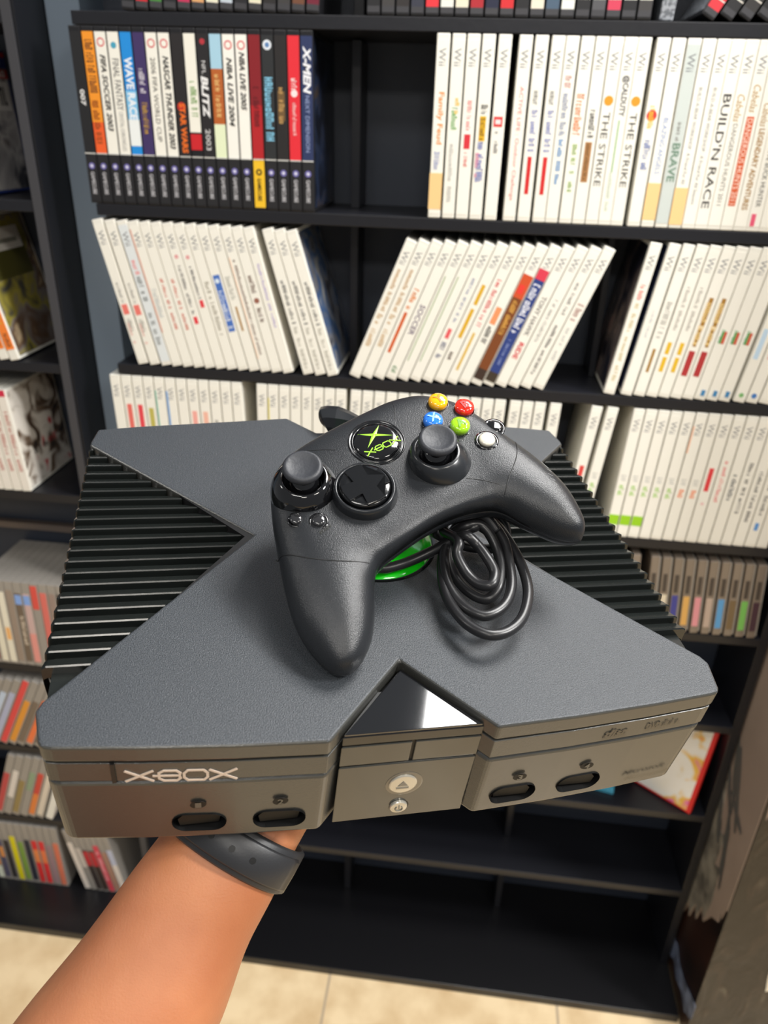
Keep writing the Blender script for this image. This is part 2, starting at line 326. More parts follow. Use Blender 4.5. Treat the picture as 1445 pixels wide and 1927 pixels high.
# row of black cases, upper left
g = 'black cases standing in the upper left bay'
GC = [
 ('matt black case with tiny white spine text', [('s', (30, 30, 32), .03, .7), T('007', (225, 225, 225), .34, .43, .3, .7, .03)]),
 ('orange spined case with dark title', [('s', (240, 150, 40), .03, .7), ('s', (235, 95, 40), .52, .7), ('m', 14, (90, 45, 30), .06, .36, .2, .8), ('m', 12, (150, 70, 20), .4, .66, .2, .7)]),
 ('white spined case with 2003 soccer title', [('s', (240, 238, 228), .03, .7), ('o', (214, 70, 80), .085, 4.6), ('o', (240, 238, 228), .085, 3.2), T('FIFA SOCCER 2003', BLK, .15, .57, .3, .75, .03, .25)]),
 ('white spined case with thin serif title', [('s', (240, 238, 228), .03, .7), ('o', (70, 160, 190), .1, 3.4), T('FINAL FANTASY', (60, 60, 66), .17, .45, .25, .78), T('CRYSTAL CHRONICLES', (150, 150, 150), .46, .68, .34, .66)]),
 ('sky blue spined case with white title', [('s', (30, 140, 220), .03, .7), ('s', (130, 195, 235), .34, .5), ('s', (235, 240, 240), .5, .65), T('WAVE RACE', (240, 245, 250), .16, .5, .2, .85, .03)]),
 ('purple spined case with gold lower title', [('s', (62, 48, 98), .03, .7), Mk(8, (220, 215, 225), .22, .38), Mk(9, (190, 150, 60), .39, .58)]),
 ('white spined case with world cup title', [('s', (240, 238, 228), .03, .7), ('o', (214, 70, 80), .085, 4.6), ('o', (240, 238, 228), .085, 3.2), T('2006 FIFA WORLD CUP', (70, 68, 64), .16, .62, .32, .7)]),
 ('white spined case with stock car title', [('s', (240, 238, 228), .03, .7), ('o', (214, 70, 80), .085, 4.6), ('o', (240, 238, 228), .085, 3.2), T('NASCAR THUNDER 2003', BLK, .15, .66, .3, .78, .03, .25)]),
 ('black spined case with orange flaming title', [('s', (36, 33, 34), .03, .7), ('o', (190, 40, 36), .42, 5), ('t', 'STAR WARS', (232, 110, 30), .4, .68, .3, .8, .04)]),
 ('white spined case with green script title', [('s', (238, 236, 224), .03, .56), ('s', (200, 32, 40), .57, .66), Mk(9, (110, 160, 70), .28, .48, .3, .8)]),
 ('black spined case with white football title', [('s', (34, 32, 34), .03, .7), ('o', (180, 50, 60), .07, 3), T('NFL', (225, 225, 225), .17, .24, .35, .65), T('BLITZ', (235, 235, 235), .25, .48, .22, .78, .04, .2), T('2003', (225, 225, 225), .54, .66, .3, .7)]),
 ('brown and pale blue spined case', [('s', (165, 205, 225), .03, .21), ('s', (180, 95, 40), .21, .51), ('s', (226, 236, 200), .51, .7), Mk(11, (232, 190, 120), .24, .48, .3, .7)]),
 ('white spined case with 2004 basketball title', [('s', (242, 240, 232), .03, .7), ('o', (214, 70, 80), .085, 4.6), ('o', (240, 238, 228), .085, 3.2), T('NBA LIVE 2004', BLK, .15, .52, .3, .75, .03, .25)]),
 ('white spined case with 2005 basketball title', [('s', (242, 240, 232), .03, .7), ('o', (214, 70, 80), .085, 4.6), ('o', (240, 238, 228), .085, 3.2), T('NBA LIVE 2005', BLK, .12, .43, .3, .75, .03, .25)]),
 ('dark red spined case with yellow foot', [('s', (130, 24, 32), .03, .7), ('s', (176, 30, 36), .4, .7), ('s', (236, 190, 40), .705, .985), Mk(8, (96, 16, 24), .3, .52)]),
 ('black spined case with pale blue title', [('s', (40, 42, 44), .03, .7), ('o', (225, 232, 240), .08, 5), ('o', (90, 130, 180), .08, 2.6), ('m', 9, (130, 195, 225), .22, .6, .2, .85)]),
 ('black spined case with tan glow', [('s', (36, 33, 33), .03, .7), ('s', (110, 84, 50), .32, .48, 3, 11), Mk(6, (190, 150, 90), .3, .5)]),
 ('bright red spined case with white logo', [('s', (222, 42, 54), .03, .7), ('o', (240, 225, 225), .33, 3.8), Mk(4, (245, 235, 235), .25, .33), Mk(9, (240, 190, 190), .38, .56, .35, .65)]),
 ('navy spined case with mutant team title', [('s', (40, 52, 92), .03, .7), T('X-MEN', (238, 240, 245), .08, .33, .22, .82, .04, .2), T('NEXT DIMENSION', (150, 165, 205), .34, .65, .35, .68)]),
]
M_covdark = blotch('dark_cover_art', [(12, 14, 22), (20, 24, 36), (34, 44, 66), (60, 52, 46)], 22, 3)
for i, (desc, spec) in enumerate(GC):
    W = 14.6
    o = game_case(.3+i*15.1, .2, 0, W, 190, 134, M_black, '%s, %s from left in black-cased row' % (desc, ORD[i+1]), g)
    foot = [] if 'yellow foot' in desc else [('s', (32, 32, 35), .71, .985)]
    ink = (60, 50, 20) if 'yellow foot' in desc else (190, 190, 195)
    dress(o, W, 190, spec+foot+[('o', (110, 105, 170) if not 'yellow foot' in desc else (60, 50, 20), .775, 3.7), ('o', (215, 215, 230) if not 'yellow foot' in desc else (236, 190, 40), .775, 1.7), T('GAMECUBE', ink, .81, .945, .33, .66, .02), ('s', (205, 205, 200), .698, .705)])
    if i == 18:
        new_obj('cover_sheet', bbox_mesh(W-.1, W+.35, 5, 130, 5, 185), M_covdark, o)
# upright white cases
g = 'white cases standing on the upper shelf'
A2 = [(425.7, 'white case with orange title and tan sticker', [T('Family Feud', (225, 140, 50), .3, .58, .25, .8, .02), T('2010 Edition', BLU, .62, .72, .25, .7), ('k', (238, 200, 140), .74, .95)]),
 (442.6, 'white case with small green and yellow logo', [Mk(5, GRN, .38, .5), Mk(4, (230, 190, 70), .33, .46, .5, .85), Mk(9, (190, 188, 182), .55, .92, .3, .6)]),
 (458.9, 'white case with small pink and red title', [Mk(10, (225, 130, 130), .34, .5, .35, .7), ('s', (210, 50, 60), .52, .6, 4, 11), Mk(6, (225, 110, 105), .62, .71, .35, .65)]),
 (475.4, 'white case with yellow and purple title', [Mk(4, BLK, .36, .41, .3, .8), ('s', (225, 178, 35), .42, .555, 4, 11), Mk(7, (130, 90, 20), .43, .55, .3, .7), Mk(9, (110, 120, 185), .56, .79, .25, .8), Mk(4, (225, 140, 165), .62, .76, .15, .4)]),
 (493.1, 'white case with red square logo', [('s', (214, 60, 60), .42, .475, 2, 12), ('s', (240, 220, 220), .436, .46, 4, 10), Mk(6, (130, 128, 126), .5, .62, .3, .6)]),
 (515.5, 'white case with long pink outdoor title', [T('ACTIVE LIFE : Outdoor Challenge', (205, 95, 90), .26, .88, .3, .68)]),
 (532.6, 'white case with blue title over red bar', [Mk(3, GRY, .28, .36), Mk(10, (120, 130, 190), .38, .62), ('s', RED, .63, .84, 5, 9.6)]),
 (550.4, 'second white case with blue title over red bar', [Mk(3, GRY, .28, .36), Mk(10, (120, 130, 190), .38, .62), ('s', RED, .63, .84, 5, 9.6)]),
 (565.4, 'white case with two-tone blue title', [Mk(3, (190, 130, 120), .2, .27), Mk(9, (140, 150, 175), .29, .52), Mk(11, (90, 150, 205), .53, .78, .35, .68)]),
 (581.6, 'white case with orange then green title', [Mk(9, (220, 120, 40), .29, .53, .2, .75), Mk(12, (130, 170, 50), .54, .82, .35, .68)]),
 (597, 'white case with brown label block', [Mk(6, BLK, .37, .52, .3, .75), ('s', (168, 122, 75), .54, .76, 3.5, 11), Mk(9, (110, 75, 40), .55, .75, .38, .62)]),
 (612.3, 'first white case with orange ball logo', [('o', (230, 150, 40), .32, 5), T('THE STRIKE', BLK, .38, .78, .25, .75)]),
 (627.1, 'white case with grey circle-marked title', [T('@CALDUTY', (90, 90, 92), .19, .4, .25, .82, .03), ('s', (140, 180, 125), .42, .7, 6.4, 7.9), Mk(8, (205, 215, 195), .7, .92, .35, .6)]),
 (641.6, 'second white case with orange ball logo', [('o', (230, 150, 40), .32, 5), T('THE STRIKE', BLK, .38, .78, .25, .75)]),
 (661.2, 'white case with red and yellow badge', [('o', (205, 60, 50), .39, 5.6), Mk(5, (235, 190, 60), .34, .46, .3, .7), Mk(8, (100, 120, 180), .52, .68, .3, .8)]),
 (677.1, 'white case with blue angels title and sticker', [T('BLAZING ANGELS', (100, 135, 195), .4, .7, .35, .7), ('k', (238, 200, 140), .75, .96)]),
 (693.1, 'pale blue-grey case with green title', [('s', (198, 206, 202), .03, .975), WII, Mk(6, GRY, .42, .52, .35, .6), T('BRAVE', (110, 140, 120), .53, .74, .25, .82, .02)]),
 (708.4, 'stickered white case with thin workshop title', [T('BUILD-A-BEAR WORKSHOP : A Friend Fur All', (110, 108, 104), .24, .75, .36, .62), ('k', (238, 200, 140), .77, .98)]),
 (723.6, 'white case with thin workshop title', [T('BUILD-A-BEAR WORKSHOP : A Friend Fur All Seasons', (110, 108, 104), .24, .86, .36, .62)]),
 (738, 'white case with large black race title', [T("BUILD'N RACE", (44, 42, 42), .27, .88, .2, .8, .01)]),
 (752.4, 'white case with outlined grey hunting title', [T('Cabelas', GLD, .27, .41, .25, .78, 0, .3), T('DANGEROUS HUNTS 2011', (120, 118, 110), .42, .86, .34, .68)]),
 (767.1, 'white case with orange hunting bar', [T('Cabelas', GLD, .22, .36, .25, .78, 0, .3), ('s', (208, 92, 48), .38, .86, 3.3, 11), T('DANGEROUS HUNTS 2011', (245, 225, 210), .39, .85, .3, .68)]),
 (781.8, 'white case with gold adventures title', [T('Cabelas', GLD, .31, .43, .25, .78, 0, .3), T('LEGENDARY ADVENTURES', (165, 120, 40), .44, .88, .3, .72, .02)]),
 (796.1, 'white case with black buck hunting title', [Mk(4, (90, 70, 40), .2, .34), T('DEER DRIVE BUCK HUNTER', (60, 56, 52), .42, .86, .32, .68), ('s', (225, 90, 120), .9, .97, 3, 8)]),
 (810.6, 'white case with hidden title at frame edge', [Mk(10, GRY, .3, .6)]),
]
for i, (x, desc, spec) in enumerate(A2):
    wii(x, .2, .0, 14.6 if i > 13 or i < 13 else 14.6, spec, desc, i+1, 'in upper white row', g, logo=desc[:5] != 'pale ')
# leaning rows, second shelf
g = 'white cases leaning left on the second white shelf'
M_covblue = blotch('blue_grey_cover_art', [(150, 150, 148), (52, 84, 128), (110, 112, 118), (30, 30, 48)], 17, 1.4)
B1x = [37.1, 54, 70.5, 85.8, 101.2, 116.6, 132.2, 147.6, 163, 178.6, 194.2, 209.9, 225.4, 241.0, 268.8, 285.4, 302.2]
def d_b1():
    grey_red = [Mk(8, (150, 148, 144), .42, .56, .35, .65), ('s', (232, 120, 110), .57, .64, 3, 11), Mk(5, (170, 168, 160), .66, .76), Mk(5, (235, 190, 180), .7, .85, .2, .5)]
    orr = [Mk(16, (206, 84, 50), .36, .73, .36, .66)]
    sm = lambda a: [('o', (225, 160, 160), .22, 2.6), Mk(13, (96, 94, 96), .28, a, .35, .62), ('s', (225, 60, 70), a+.01, a+.06, 5, 10)]
    hk = [Mk(12, (64, 64, 66), .34, .64, .34, .68), Mk(12, (175, 172, 160), .66, .96, .34, .66)]
    return [('white case with small salmon block', grey_red), ('next white case with small salmon block', grey_red),
     ('pale blue tinted case with pink mark', [('s', (222, 228, 230), .03, .97), WII, Mk(3, (235, 150, 150), .26, .36), Mk(6, (120, 125, 125), .37, .55), Mk(8, (150, 155, 155), .62, .85)]),
     ('white case with faint title and rosy edge', [('s', (215, 160, 145), .05, .75, .2, 2), Mk(10, (200, 205, 205), .45, .65)]),
     ('white case with rusty red title', orr), ('next white case with rusty red title', orr), ('white case with dark year title', sm(.62)), ('white case with shorter dark year title', sm(.5)),
     ('white case with thin grey script', [Mk(12, (165, 160, 145), .38, .76, .3, .7)]),
     ('white case with blue spine bar', [('s', (70, 112, 190), .33, .72, 3, 12), ('o', (215, 230, 245), .37, 3), Mk(10, (230, 238, 248), .42, .7)]),
     ('white case with brown squiggle low', [Mk(7, (180, 180, 170), .32, .5), ('s', (165, 120, 40), .54, .71, 6, 8.4)]),
     ('white case with long brown title', [Mk(22, (112, 80, 66), .22, .88, .38, .64), ('s', (240, 215, 195), .2, .9, 1, 3)]),
     ('white case with brown round emblem', [Mk(5, (110, 84, 72), .32, .44), ('o', (150, 96, 80), .49, 3.6), Mk(5, (110, 84, 72), .54, .64)]),
     ('white case with thin purple title', [Mk(16, (165, 150, 205), .24, .68, .4, .62)]),
     ('separate white case with bold black title', hk), ('separate white case, twin black title', hk), ('end white case showing blue cover', hk)]
for i, (desc, spec) in enumerate(d_b1()):
    lean = -(12.2+i*.16) if i < 14 else -(15.2+.5*(i-14))
    wii(B1x[i], -206.1, lean, 14.2, spec, desc, i+1, 'in left-leaning row', g, cover=M_covblue if i == 16 else None)
g = 'white cases leaning right on the second white shelf'
B2 = [('first cream case with tan script', [Mk(11, (190, 150, 95), .2, .5, .35, .7), Mk(9, (205, 170, 120), .52, .78)]), ('second cream case with tan script', [Mk(11, (190, 150, 95), .2, .5, .35, .7), Mk(9, (205, 170, 120), .52, .78)]),
 ('white case with orange flame streak', [('s', (205, 90, 30), .5, .8, 4.5, 8.5), Mk(4, (225, 130, 50), .33, .48)]),
 ('white case with purple-grey title', [T('SOCCER', (110, 96, 120), .44, .66, .3, .8, .02), Mk(3, (110, 150, 110), .9, .95)]),
 ('first white case with green line', [('s', (130, 160, 105), .24, .86, 3, 4.2)]), ('second white case with green line', [('s', (130, 160, 105), .24, .86, 3, 4.2)]),
 ('white case with blue and red title', [Mk(11, (130, 140, 170), .24, .56, .38, .62), ('s', (225, 90, 95), .6, .67, 4.5, 9.5), Mk(5, (120, 125, 150), .7, .82)]),
 ('white case with gold upper title', [('s', (216, 170, 40), .28, .42, 5, 9.6), ('s', (216, 170, 40), .45, .66, 5, 9.6), Mk(2, (100, 84, 74), .77, .83)]),
 ('white case with red title over gold line', [Mk(12, (214, 50, 56), .24, .58, .32, .7), ('s', (214, 176, 60), .62, .9, 5.5, 8.5)]),
 ('white case with long gold title', [('s', (214, 176, 60), .6, .88, 5.5, 8.5), ('s', (200, 180, 110), .3, .33, 5.5, 8.5)]),
 ('white case with orange block and black number', [('s', (240, 150, 100), .43, .55, 3.5, 11), Mk(4, BLK, .57, .7)]),
 ('brown spined adventure case', [('s', (122, 66, 30), .2, .9), ('s', (205, 80, 40), .2, .36), ('s', (225, 60, 50), .27, .33, 3, 10), Mk(12, (225, 170, 80), .38, .62), ('s', (60, 44, 36), .88, .96)]),
 ('navy spined case with white title', [('s', (42, 62, 128), .16, .9), ('s', (215, 60, 80), .16, .23), Mk(8, (232, 235, 245), .26, .62, .2, .8), Mk(9, (140, 155, 205), .64, .85, .4, .62), ('s', (60, 50, 40), .9, .97)]),
 ('white case with skater title', [T('TONY HAWK', (84, 78, 76), .34, .62, .3, .72, .01), T('RIDE', (214, 60, 66), .67, .79, .3, .75, .03)]),
 ('white case with grey fine title', [Mk(14, (150, 148, 144), .36, .66, .36, .64)]),
 ('white case with dark long title', [Mk(10, (96, 92, 90), .24, .46, .36, .64), Mk(14, (84, 80, 78), .5, .9, .36, .64)]),
 ('end white case with pink-brown emblem', [Mk(5, (165, 120, 112), .38, .5, .25, .8), Mk(6, (190, 190, 186), .55, .8, .36, .6)])]
B2 = B2[:9]+B2[10:]
for i, (desc, spec) in enumerate(B2):
    wii(331.2+i*16.22, -206.1, 21.6-i*.1, 14.4, spec, desc, i+1, 'in right-leaning row', g)
g = 'white cases on the right of the second white shelf'
ten = [Mk(11, (170, 165, 155), .26, .58, .36, .64), ('s', (222, 180, 40), .62, .7, 5, 10), ('s', (222, 180, 40), .72, .82, 5, 10)]
gsh = [('s', (165, 120, 45), .32, .5, 5, 10), ('s', (165, 120, 45), .52, .64, 5, 9), Mk(9, (235, 205, 140), .33, .63), ('s', (176, 50, 52), .67, .84, 3.6, 11)]
ven = [Mk(3, (150, 190, 160), .52, .61, .2, .55), ('s', (90, 160, 95), .53, .61, 4, 7), ('s', (205, 90, 66), .53, .61, 7, 10.5), ('s', (60, 130, 180), .93, .97, 6, 11)]
B3 = [(665.8, 'cream case apart with faint script', [Mk(5, (225, 120, 110), .26, .36, .3, .7), Mk(16, (205, 190, 140), .38, .93, .35, .65)]),
 (687.8, 'white case beside a dark cover', [Mk(9, (195, 198, 200), .42, .6, .4, .62)]), (704, 'white case with low brown title', [Mk(10, (170, 168, 160), .36, .6), ('s', (160, 120, 50), .67, .83, 5.5, 9)]),
 (719.8, 'first white case with yellow low title', ten), (735, 'second white case with yellow low title', ten), (750.2, 'first white case with brown and red title', gsh), (765.2, 'second white case with brown and red title', gsh),
 (780.2, 'first white case with green red flag mark', ven), (795.2, 'second white case with green red flag mark', ven), (810.4, 'third white case with green red flag mark', ven),
 (828.9, 'white case with green circle low', [('s', (190, 215, 235), .5, .7, 3, 9), ('o', (120, 180, 110), .95, 3)]), (844.6, 'white case with blue circle low', [('o', (60, 120, 190), .95, 3.4), Mk(6, (205, 120, 130), .5, .7)]), (860.6, 'white case at the right frame edge', [Mk(6, GRY, .5, .7)])]
M_covnavy = blotch('dark_red_cover_art', [(20, 20, 30), (34, 34, 46), (120, 108, 104), (150, 120, 115)], 13, 6)
for i, (x, desc, spec) in enumerate(B3):
    o = wii(x, -206.1, 7.9, 14.3, spec, desc, i+1, 'in right-hand second row', g)
    if i == 0: new_obj('cover_sheet', bbox_mesh(-.35, .1, 5, 130, 5, 185), M_covnavy, o)
    if i == 1: new_obj('cover_sheet', bbox_mesh(-.35, .1, 5, 130, 5, 185), cm((24, 34, 70), .3), o)
# third white shelf
g = 'white cases on the left of the third white shelf'
cols = [[], [('s', (228, 110, 100), .22, .5, 4, 11)], [('s', (226, 70, 80), .22, .5, 4, 11)], [('s', (190, 180, 90), .24, .5, 4, 11)], [('s', (120, 190, 170), .1, .7, .2, 2)], [('s', (130, 170, 220), .1, .8, .2, 3)], [], [('s', (240, 170, 160), .24, .5, 4, 11)], [('s', (240, 185, 165), .24, .5, 4, 11)], [Mk(5, GRY, .3, .5)], [], []]
ds = ['plain white case', 'white case with red-brown block', 'white case with pinkish red block', 'white case with olive block', 'white case with teal edge', 'white case with blue edge', 'plain white case past blue edge', 'white case with pink block', 'white case with peach block', 'white case with grey title', 'plain white case near row end', 'plain white case ending row']
for i in range(12): wii(-4.5+i*15.85, -412.8, -1.0, 14.6, cols[i], ds[i], i+1, 'in lower left row', g)
g = 'white cases in the middle of the third white shelf'
n = 0
for i in range(8): wii(199.2+i*15.75, -412.8, 1.0, 14.6, [('s', (226, 214, 110), .1, .7, .2, 2)] if i == 1 else [], 'upright white case', i+1, 'in lower short row', g)
for i in range(17):
    if i == 16: x = 327+i*16.2+8
    else: x = 327+i*16.2+(4 if i > 12 else 0)
    wii(x, -412.8, 2.0, 14.6, [('s', (235, 160, 50), .3, .45, 3, 12)] if i == 3 else [], 'upright white case behind controller' if i != 3 else 'white case with orange spot behind controller', i+1, 'in lower middle row', g)
g = 'white cases on the right of the third white shelf'
fit = lambda c: [Mk(3, (175, 178, 175), .5, .57), Mk(3, c, .58, .67, .3, .75)]
LG = (150, 205, 70)
for i, (x, d, s) in enumerate([(636, 'lone white case with red mark', [('s', (214, 70, 66), .45, .58, 5, 11)]), (656.5, 'lone white case with green mark', fit(LG))]):
    wii(x, -412.8, 5.6, 14.6, s, d, i+1, 'beside the console rib edge', g)
gb = ('s', (150, 205, 30), .82, .9)
C3 = [('white case with lime band', fit(LG)+[gb]), ('next white case with lime band', fit(LG)+[gb]), ('third white case with lime band', fit(LG)+[gb]), ('white case with lime letters', fit(LG)), ('white case with lime letters low', fit(LG)), ('first white case with orange mark', fit((242, 140, 90))+[('s', (240, 190, 160), .1, .3, .2, 2)]), ('second white case with orange mark', fit((242, 140, 90))),
 ('white case with bold red title', [('s', (222, 60, 66), .4, .58, 4, 10), ('o', (235, 190, 190), .68, 2)]), ('white case with long pink title', [Mk(14, (232, 120, 120), .34, .66, .34, .68)]), ('white case with dark wordmark', [Mk(9, (100, 105, 110), .42, .64, .3, .72)]), ('first white case with small black title', [Mk(12, (80, 80, 80), .34, .74, .34, .66)]), ('second white case with small black title', [Mk(14, (84, 84, 84), .4, .8, .34, .66)]), ('third white case with small black title', [Mk(12, (80, 80, 80), .36, .74, .34, .66), ('s', (90, 150, 215), .8, .86, 5, 10)]), ('last white case at frame edge', [Mk(12, (80, 80, 80), .36, .74, .34, .66)])]
for i, (d, s) in enumerate(C3): wii(700+i*15.95, -412.8, 2.6, 14.8, s, d, i+1, 'in lower right row', g)
# top shelf: only the feet show
g = 'black cases on the top shelf'
tc_ = [(32, 32, 34), (200, 40, 50), (70, 130, 60), (36, 36, 40), (190, 50, 90), (216, 160, 110), (230, 225, 205), (190, 200, 212), (34, 34, 38), (226, 220, 196), (40, 38, 38), (60, 58, 58), (110, 70, 50), (110, 30, 50)]
nm = ['black', 'red', 'green', 'black', 'magenta', 'tan', 'cream', 'pale blue', 'black', 'cream', 'dark', 'charcoal', 'brown', 'maroon']
def topcase(x, z, lean, c, label, g, foot=True):
    o = game_case(x, z, lean, 14.8, 190, 134, M_black, label, g)
    dress(o, 14.8, 190, [('s', c, .03, .955), ('s', (60, 60, 64), .955, .985), ('s', (205, 200, 190), .9, .907), Mk(6, (200, 198, 190), .8, .88)])
    return o
for i in range(14): topcase(67.5+i*16.3, 205.2, 4, tc_[i], '%s spined case foot, %s from left in top left row' % (nm[i], ORD[i+1]), g)
M_carbon = mat('woven_grey_cover', (96, 100, 106), .4, rgb2=(150, 154, 160), noise=.05, nscale=220)
t2 = ['black', 'charcoal', 'dark', 'slate', 'red', 'white', 'cream', 'crimson', 'navy', 'scarlet', 'black', 'ivory', 'steel blue', 'white', 'black', 'grey', 'rose', 'black', 'charcoal']
c2 = dict(black=(30, 30, 33), charcoal=(60, 58, 58), dark=(44, 40, 40), slate=(50, 52, 66), red=(222, 50, 60), white=(226, 226, 218), cream=(226, 218, 196), crimson=(170, 36, 46), navy=(30, 34, 58), scarlet=(205, 40, 46), ivory=(222, 214, 196), grey=(80, 80, 84), rose=(200, 60, 86)); c2['steel blue'] = (70, 90, 110)
for i in range(19): topcase(347.2+i*16.05, 205.2, 0, c2[t2[i]], '%s spined case foot, %s from left in top middle row' % (t2[i], ORD[i+1]), g)
for i, (n_, c) in enumerate([('red', (205, 50, 60)), ('black', (34, 34, 36)), ('dark', (46, 44, 44)), ('black', (30, 30, 32)), ('charcoal', (50, 50, 54))]):
    o = topcase(702+i*18.5, 205.2, 29, c, '%s spined leaning case, %s from left in top right row' % (n_, ORD[i+1]), 'black cases leaning on the top shelf')
    if i == 0: new_obj('cover_sheet', bbox_mesh(-.35, .1, 5, 130, 5, 185), M_carbon, o)
o = game_case(660, 205.2, 3, 14.8, 190, 134, M_carbon, 'grey woven-pattern case beside the red leaning case on the top shelf', 'black cases leaning on the top shelf', y=4)
# grey jewel cases, lower right shelf
g = 'smoky plastic disc cases on the lower right shelf'
jc = [('blank', None), ('cream', (225, 214, 190)), ('indigo', (62, 66, 150)), ('amber', (225, 175, 95)), ('pink', (226, 150, 158)), ('pale grey', (190, 170, 155)), ('sky blue', (90, 160, 215)), ('olive', (120, 100, 70)), ('lime', (120, 190, 90)), ('dark plum', (70, 44, 56))]
for i, (n_, c) in enumerate(jc):
    W = 11.5; x = 783+i*16.4
    lab = 'smoky disc case with %s label, %s from left in grey disc row' % (n_, ORD[i+1])
    o = game_case(x, -564.8, -5.5, W, 125, 136, M_clear, lab, g, name='disc_case'); o['category'] = 'disc case'
    new_obj('hinge_side', bbox_mesh(W+.2, W+2.6, 2, 132, 2, 123, bev=.5), M_grey, o)
    dress(o, W, 125, [('s', (70, 62, 56), .22, .46, 3, 8.5)]+([('s', c, .5, .9, 1.5, 10)] if c else []))
for i in range(3):
    o = game_case(722+i*17.5, -564.8, -5.5, 11.5, 125, 136, M_clear, 'blank smoky disc case beside console ribs, %s from left' % ORD[i+1], g, name='disc_case'); o['category'] = 'disc case'
    dress(o, 11.5, 125, [('s', (70, 62, 56), .22, .46, 3, 8.5)])
# lower right: red framed case lying tilted, small blue case
M_art = blotch('bright_cover_art', [(235, 120, 170), (240, 190, 60), (242, 238, 228), (244, 240, 230), (242, 236, 222), (226, 190, 90), (110, 140, 190)], 17, 2.2)
rc = new_obj('game_case', bbox_mesh(-104, 0, 0, 10.5, 0, 168, bev=1.3), mat('red_case_plastic', (214, 30, 30), .35)); tag(rc, 'red framed case with white cartoon-coloured cover propped on the lower right shelf', 'game case')
new_obj('cover_sheet', bbox_mesh(-101, -7, -.5, 0, 4, 164), M_art, rc)
xa = Vector((.796, -.605, 0)); za = Vector((.105, .19, .975)); za = (za-xa*za.dot(xa)).normalized(); ya = za.cross(xa)
mr = Matrix((xa, ya, za)).transposed().to_4x4(); mr.translation = wm(924, -1, -933.2); rc.matrix_world = mr
bc = new_obj('game_case', bbox_mesh(0, 60, 0, 90, 0, 9, bev=1), cm((80, 170, 200), .35)); tag(bc, 'small blue and pink case lying left of the red one', 'game case'); new_obj('cover_sheet', bbox_mesh(3, 40, 3, 86, 9, 9.3), cm((220, 120, 130), .3), bc)
bc.matrix_world = Matrix.Translation(wm(742, 38, -934.8)) @ Matrix.Rotation(math.radians(-12), 4, 'Z')
# left unit -------------------------------------------------------
M_cov1 = blotch('ps_dark_cover_art', [(30, 30, 36), (70, 70, 78), (190, 186, 184), (60, 44, 44)], 15, 5)
o = game_case(-166, .2, -3.2, 13.6, 171, 134, mat('blue_case_plastic', (40, 60, 130), .3), 'dark game case with blue and red header on the upper left shelf', 'cases on the left unit')
Wc = 13.6
new_obj('cover_sheet', bbox_mesh(Wc-.1, Wc+.3, 4, 130, 4, 150), M_cov1, o)
new_obj('cover_header', bbox_mesh(Wc-.1, Wc+.4, 2, 132, 150, 168), cm((60, 70, 140), .3), o); new_obj('cover_header', bbox_mesh(Wc-.1, Wc+.45, 2, 132, 163, 169), cm((205, 30, 50), .3), o)
new_obj('cover_band', bbox_mesh(Wc-.1, Wc+.5, 2, 132, 138, 149), cm((190, 60, 60), .3), o)
new_obj('cover_band', bbox_mesh(Wc-.1, Wc+.48, 60, 126, 100, 134), cm((215, 212, 208), .3), o)
def cover_text(o, s, rgb, y0, y1, z0, z1, x, bold=.02, seed=None, n=8):
    V, F, _ = text_unit(s, bold) if s else scribble(seed, n)
    return new_obj('cover_lettering', mesh([(x/1000, (y0+(y1-y0)*u)/1000, (z0+(z1-z0)*v)/1000) for u, v in V], F), cm(rgb), o)
cover_text(o, 'PS4', (235, 235, 240), 84, 118, 152, 162, Wc+.6)
cover_text(o, None, (240, 230, 228), 60, 126, 140, 147, Wc+.7, seed=4, n=7)
cover_text(o, None, (60, 58, 60), 70, 122, 106, 128, Wc+.7, seed=9, n=5)
g = 'orange spined cases on the left unit'
M_cov2 = blotch('animal_cover_art', [(70, 68, 62), (150, 140, 60), (120, 112, 108), (96, 74, 56), (170, 150, 120)], 19, 8)
for i in range(3):
    o = game_case(-151-i*15.6, -212.8, -12.2, 14, 190, 134, M_white, 'orange spined case, %s from right of the leaning left-unit cases' % ORD[i+1], g)
    dress(o, 14, 190, [('s', (240, 130, 50), .03, .92), Mk(6, (120, 60, 40), .8, .9), Mk(6, (200, 190, 60), .6, .74)])
    if i == 0:
        new_obj('cover_sheet', bbox_mesh(13.9, 14.3, 4, 130, 4, 186), M_cov2, o)
        new_obj('cover_band', bbox_mesh(13.9, 14.4, 4, 112, 104, 150), cm((74, 72, 34), .3), o)
        new_obj('price_sticker', bbox_mesh(13.9, 14.5, 8, 108, 140, 170), cm((205, 202, 196), .5), o)
        new_obj('sticker_bar', bbox_mesh(13.9, 14.6, 50, 98, 149, 155), cm((130, 130, 120), .5), o)
g = 'white spined cases on the left unit'
M_cov3 = blotch('white_red_cover_art', [(46, 42, 42), (110, 92, 76), (222, 216, 206), (228, 222, 214), (196, 52, 56)], 24, 12)
for i in range(6):
    o = game_case(-173-i*14.8, -417.8, -4, 13.8, 160, 134, M_white, 'white spined case, %s from right on the third left-unit shelf' % ORD[i+1], g)
    dress(o, 13.8, 160, [('s', (230, 224, 214), .05, .97), ('s', (205, 40, 70), .0, .06), Mk(12, (190, 120, 110), .2, .8)])
    if i == 0:
        new_obj('cover_sheet', bbox_mesh(13.7, 14.1, 4, 130, 4, 156), M_cov3, o)
        cover_text(o, None, (50, 46, 46), 20, 74, 48, 58, 14.4, seed=31, n=8); cover_text(o, None, (190, 40, 50), 76, 104, 50, 62, 14.4, seed=33, n=4)
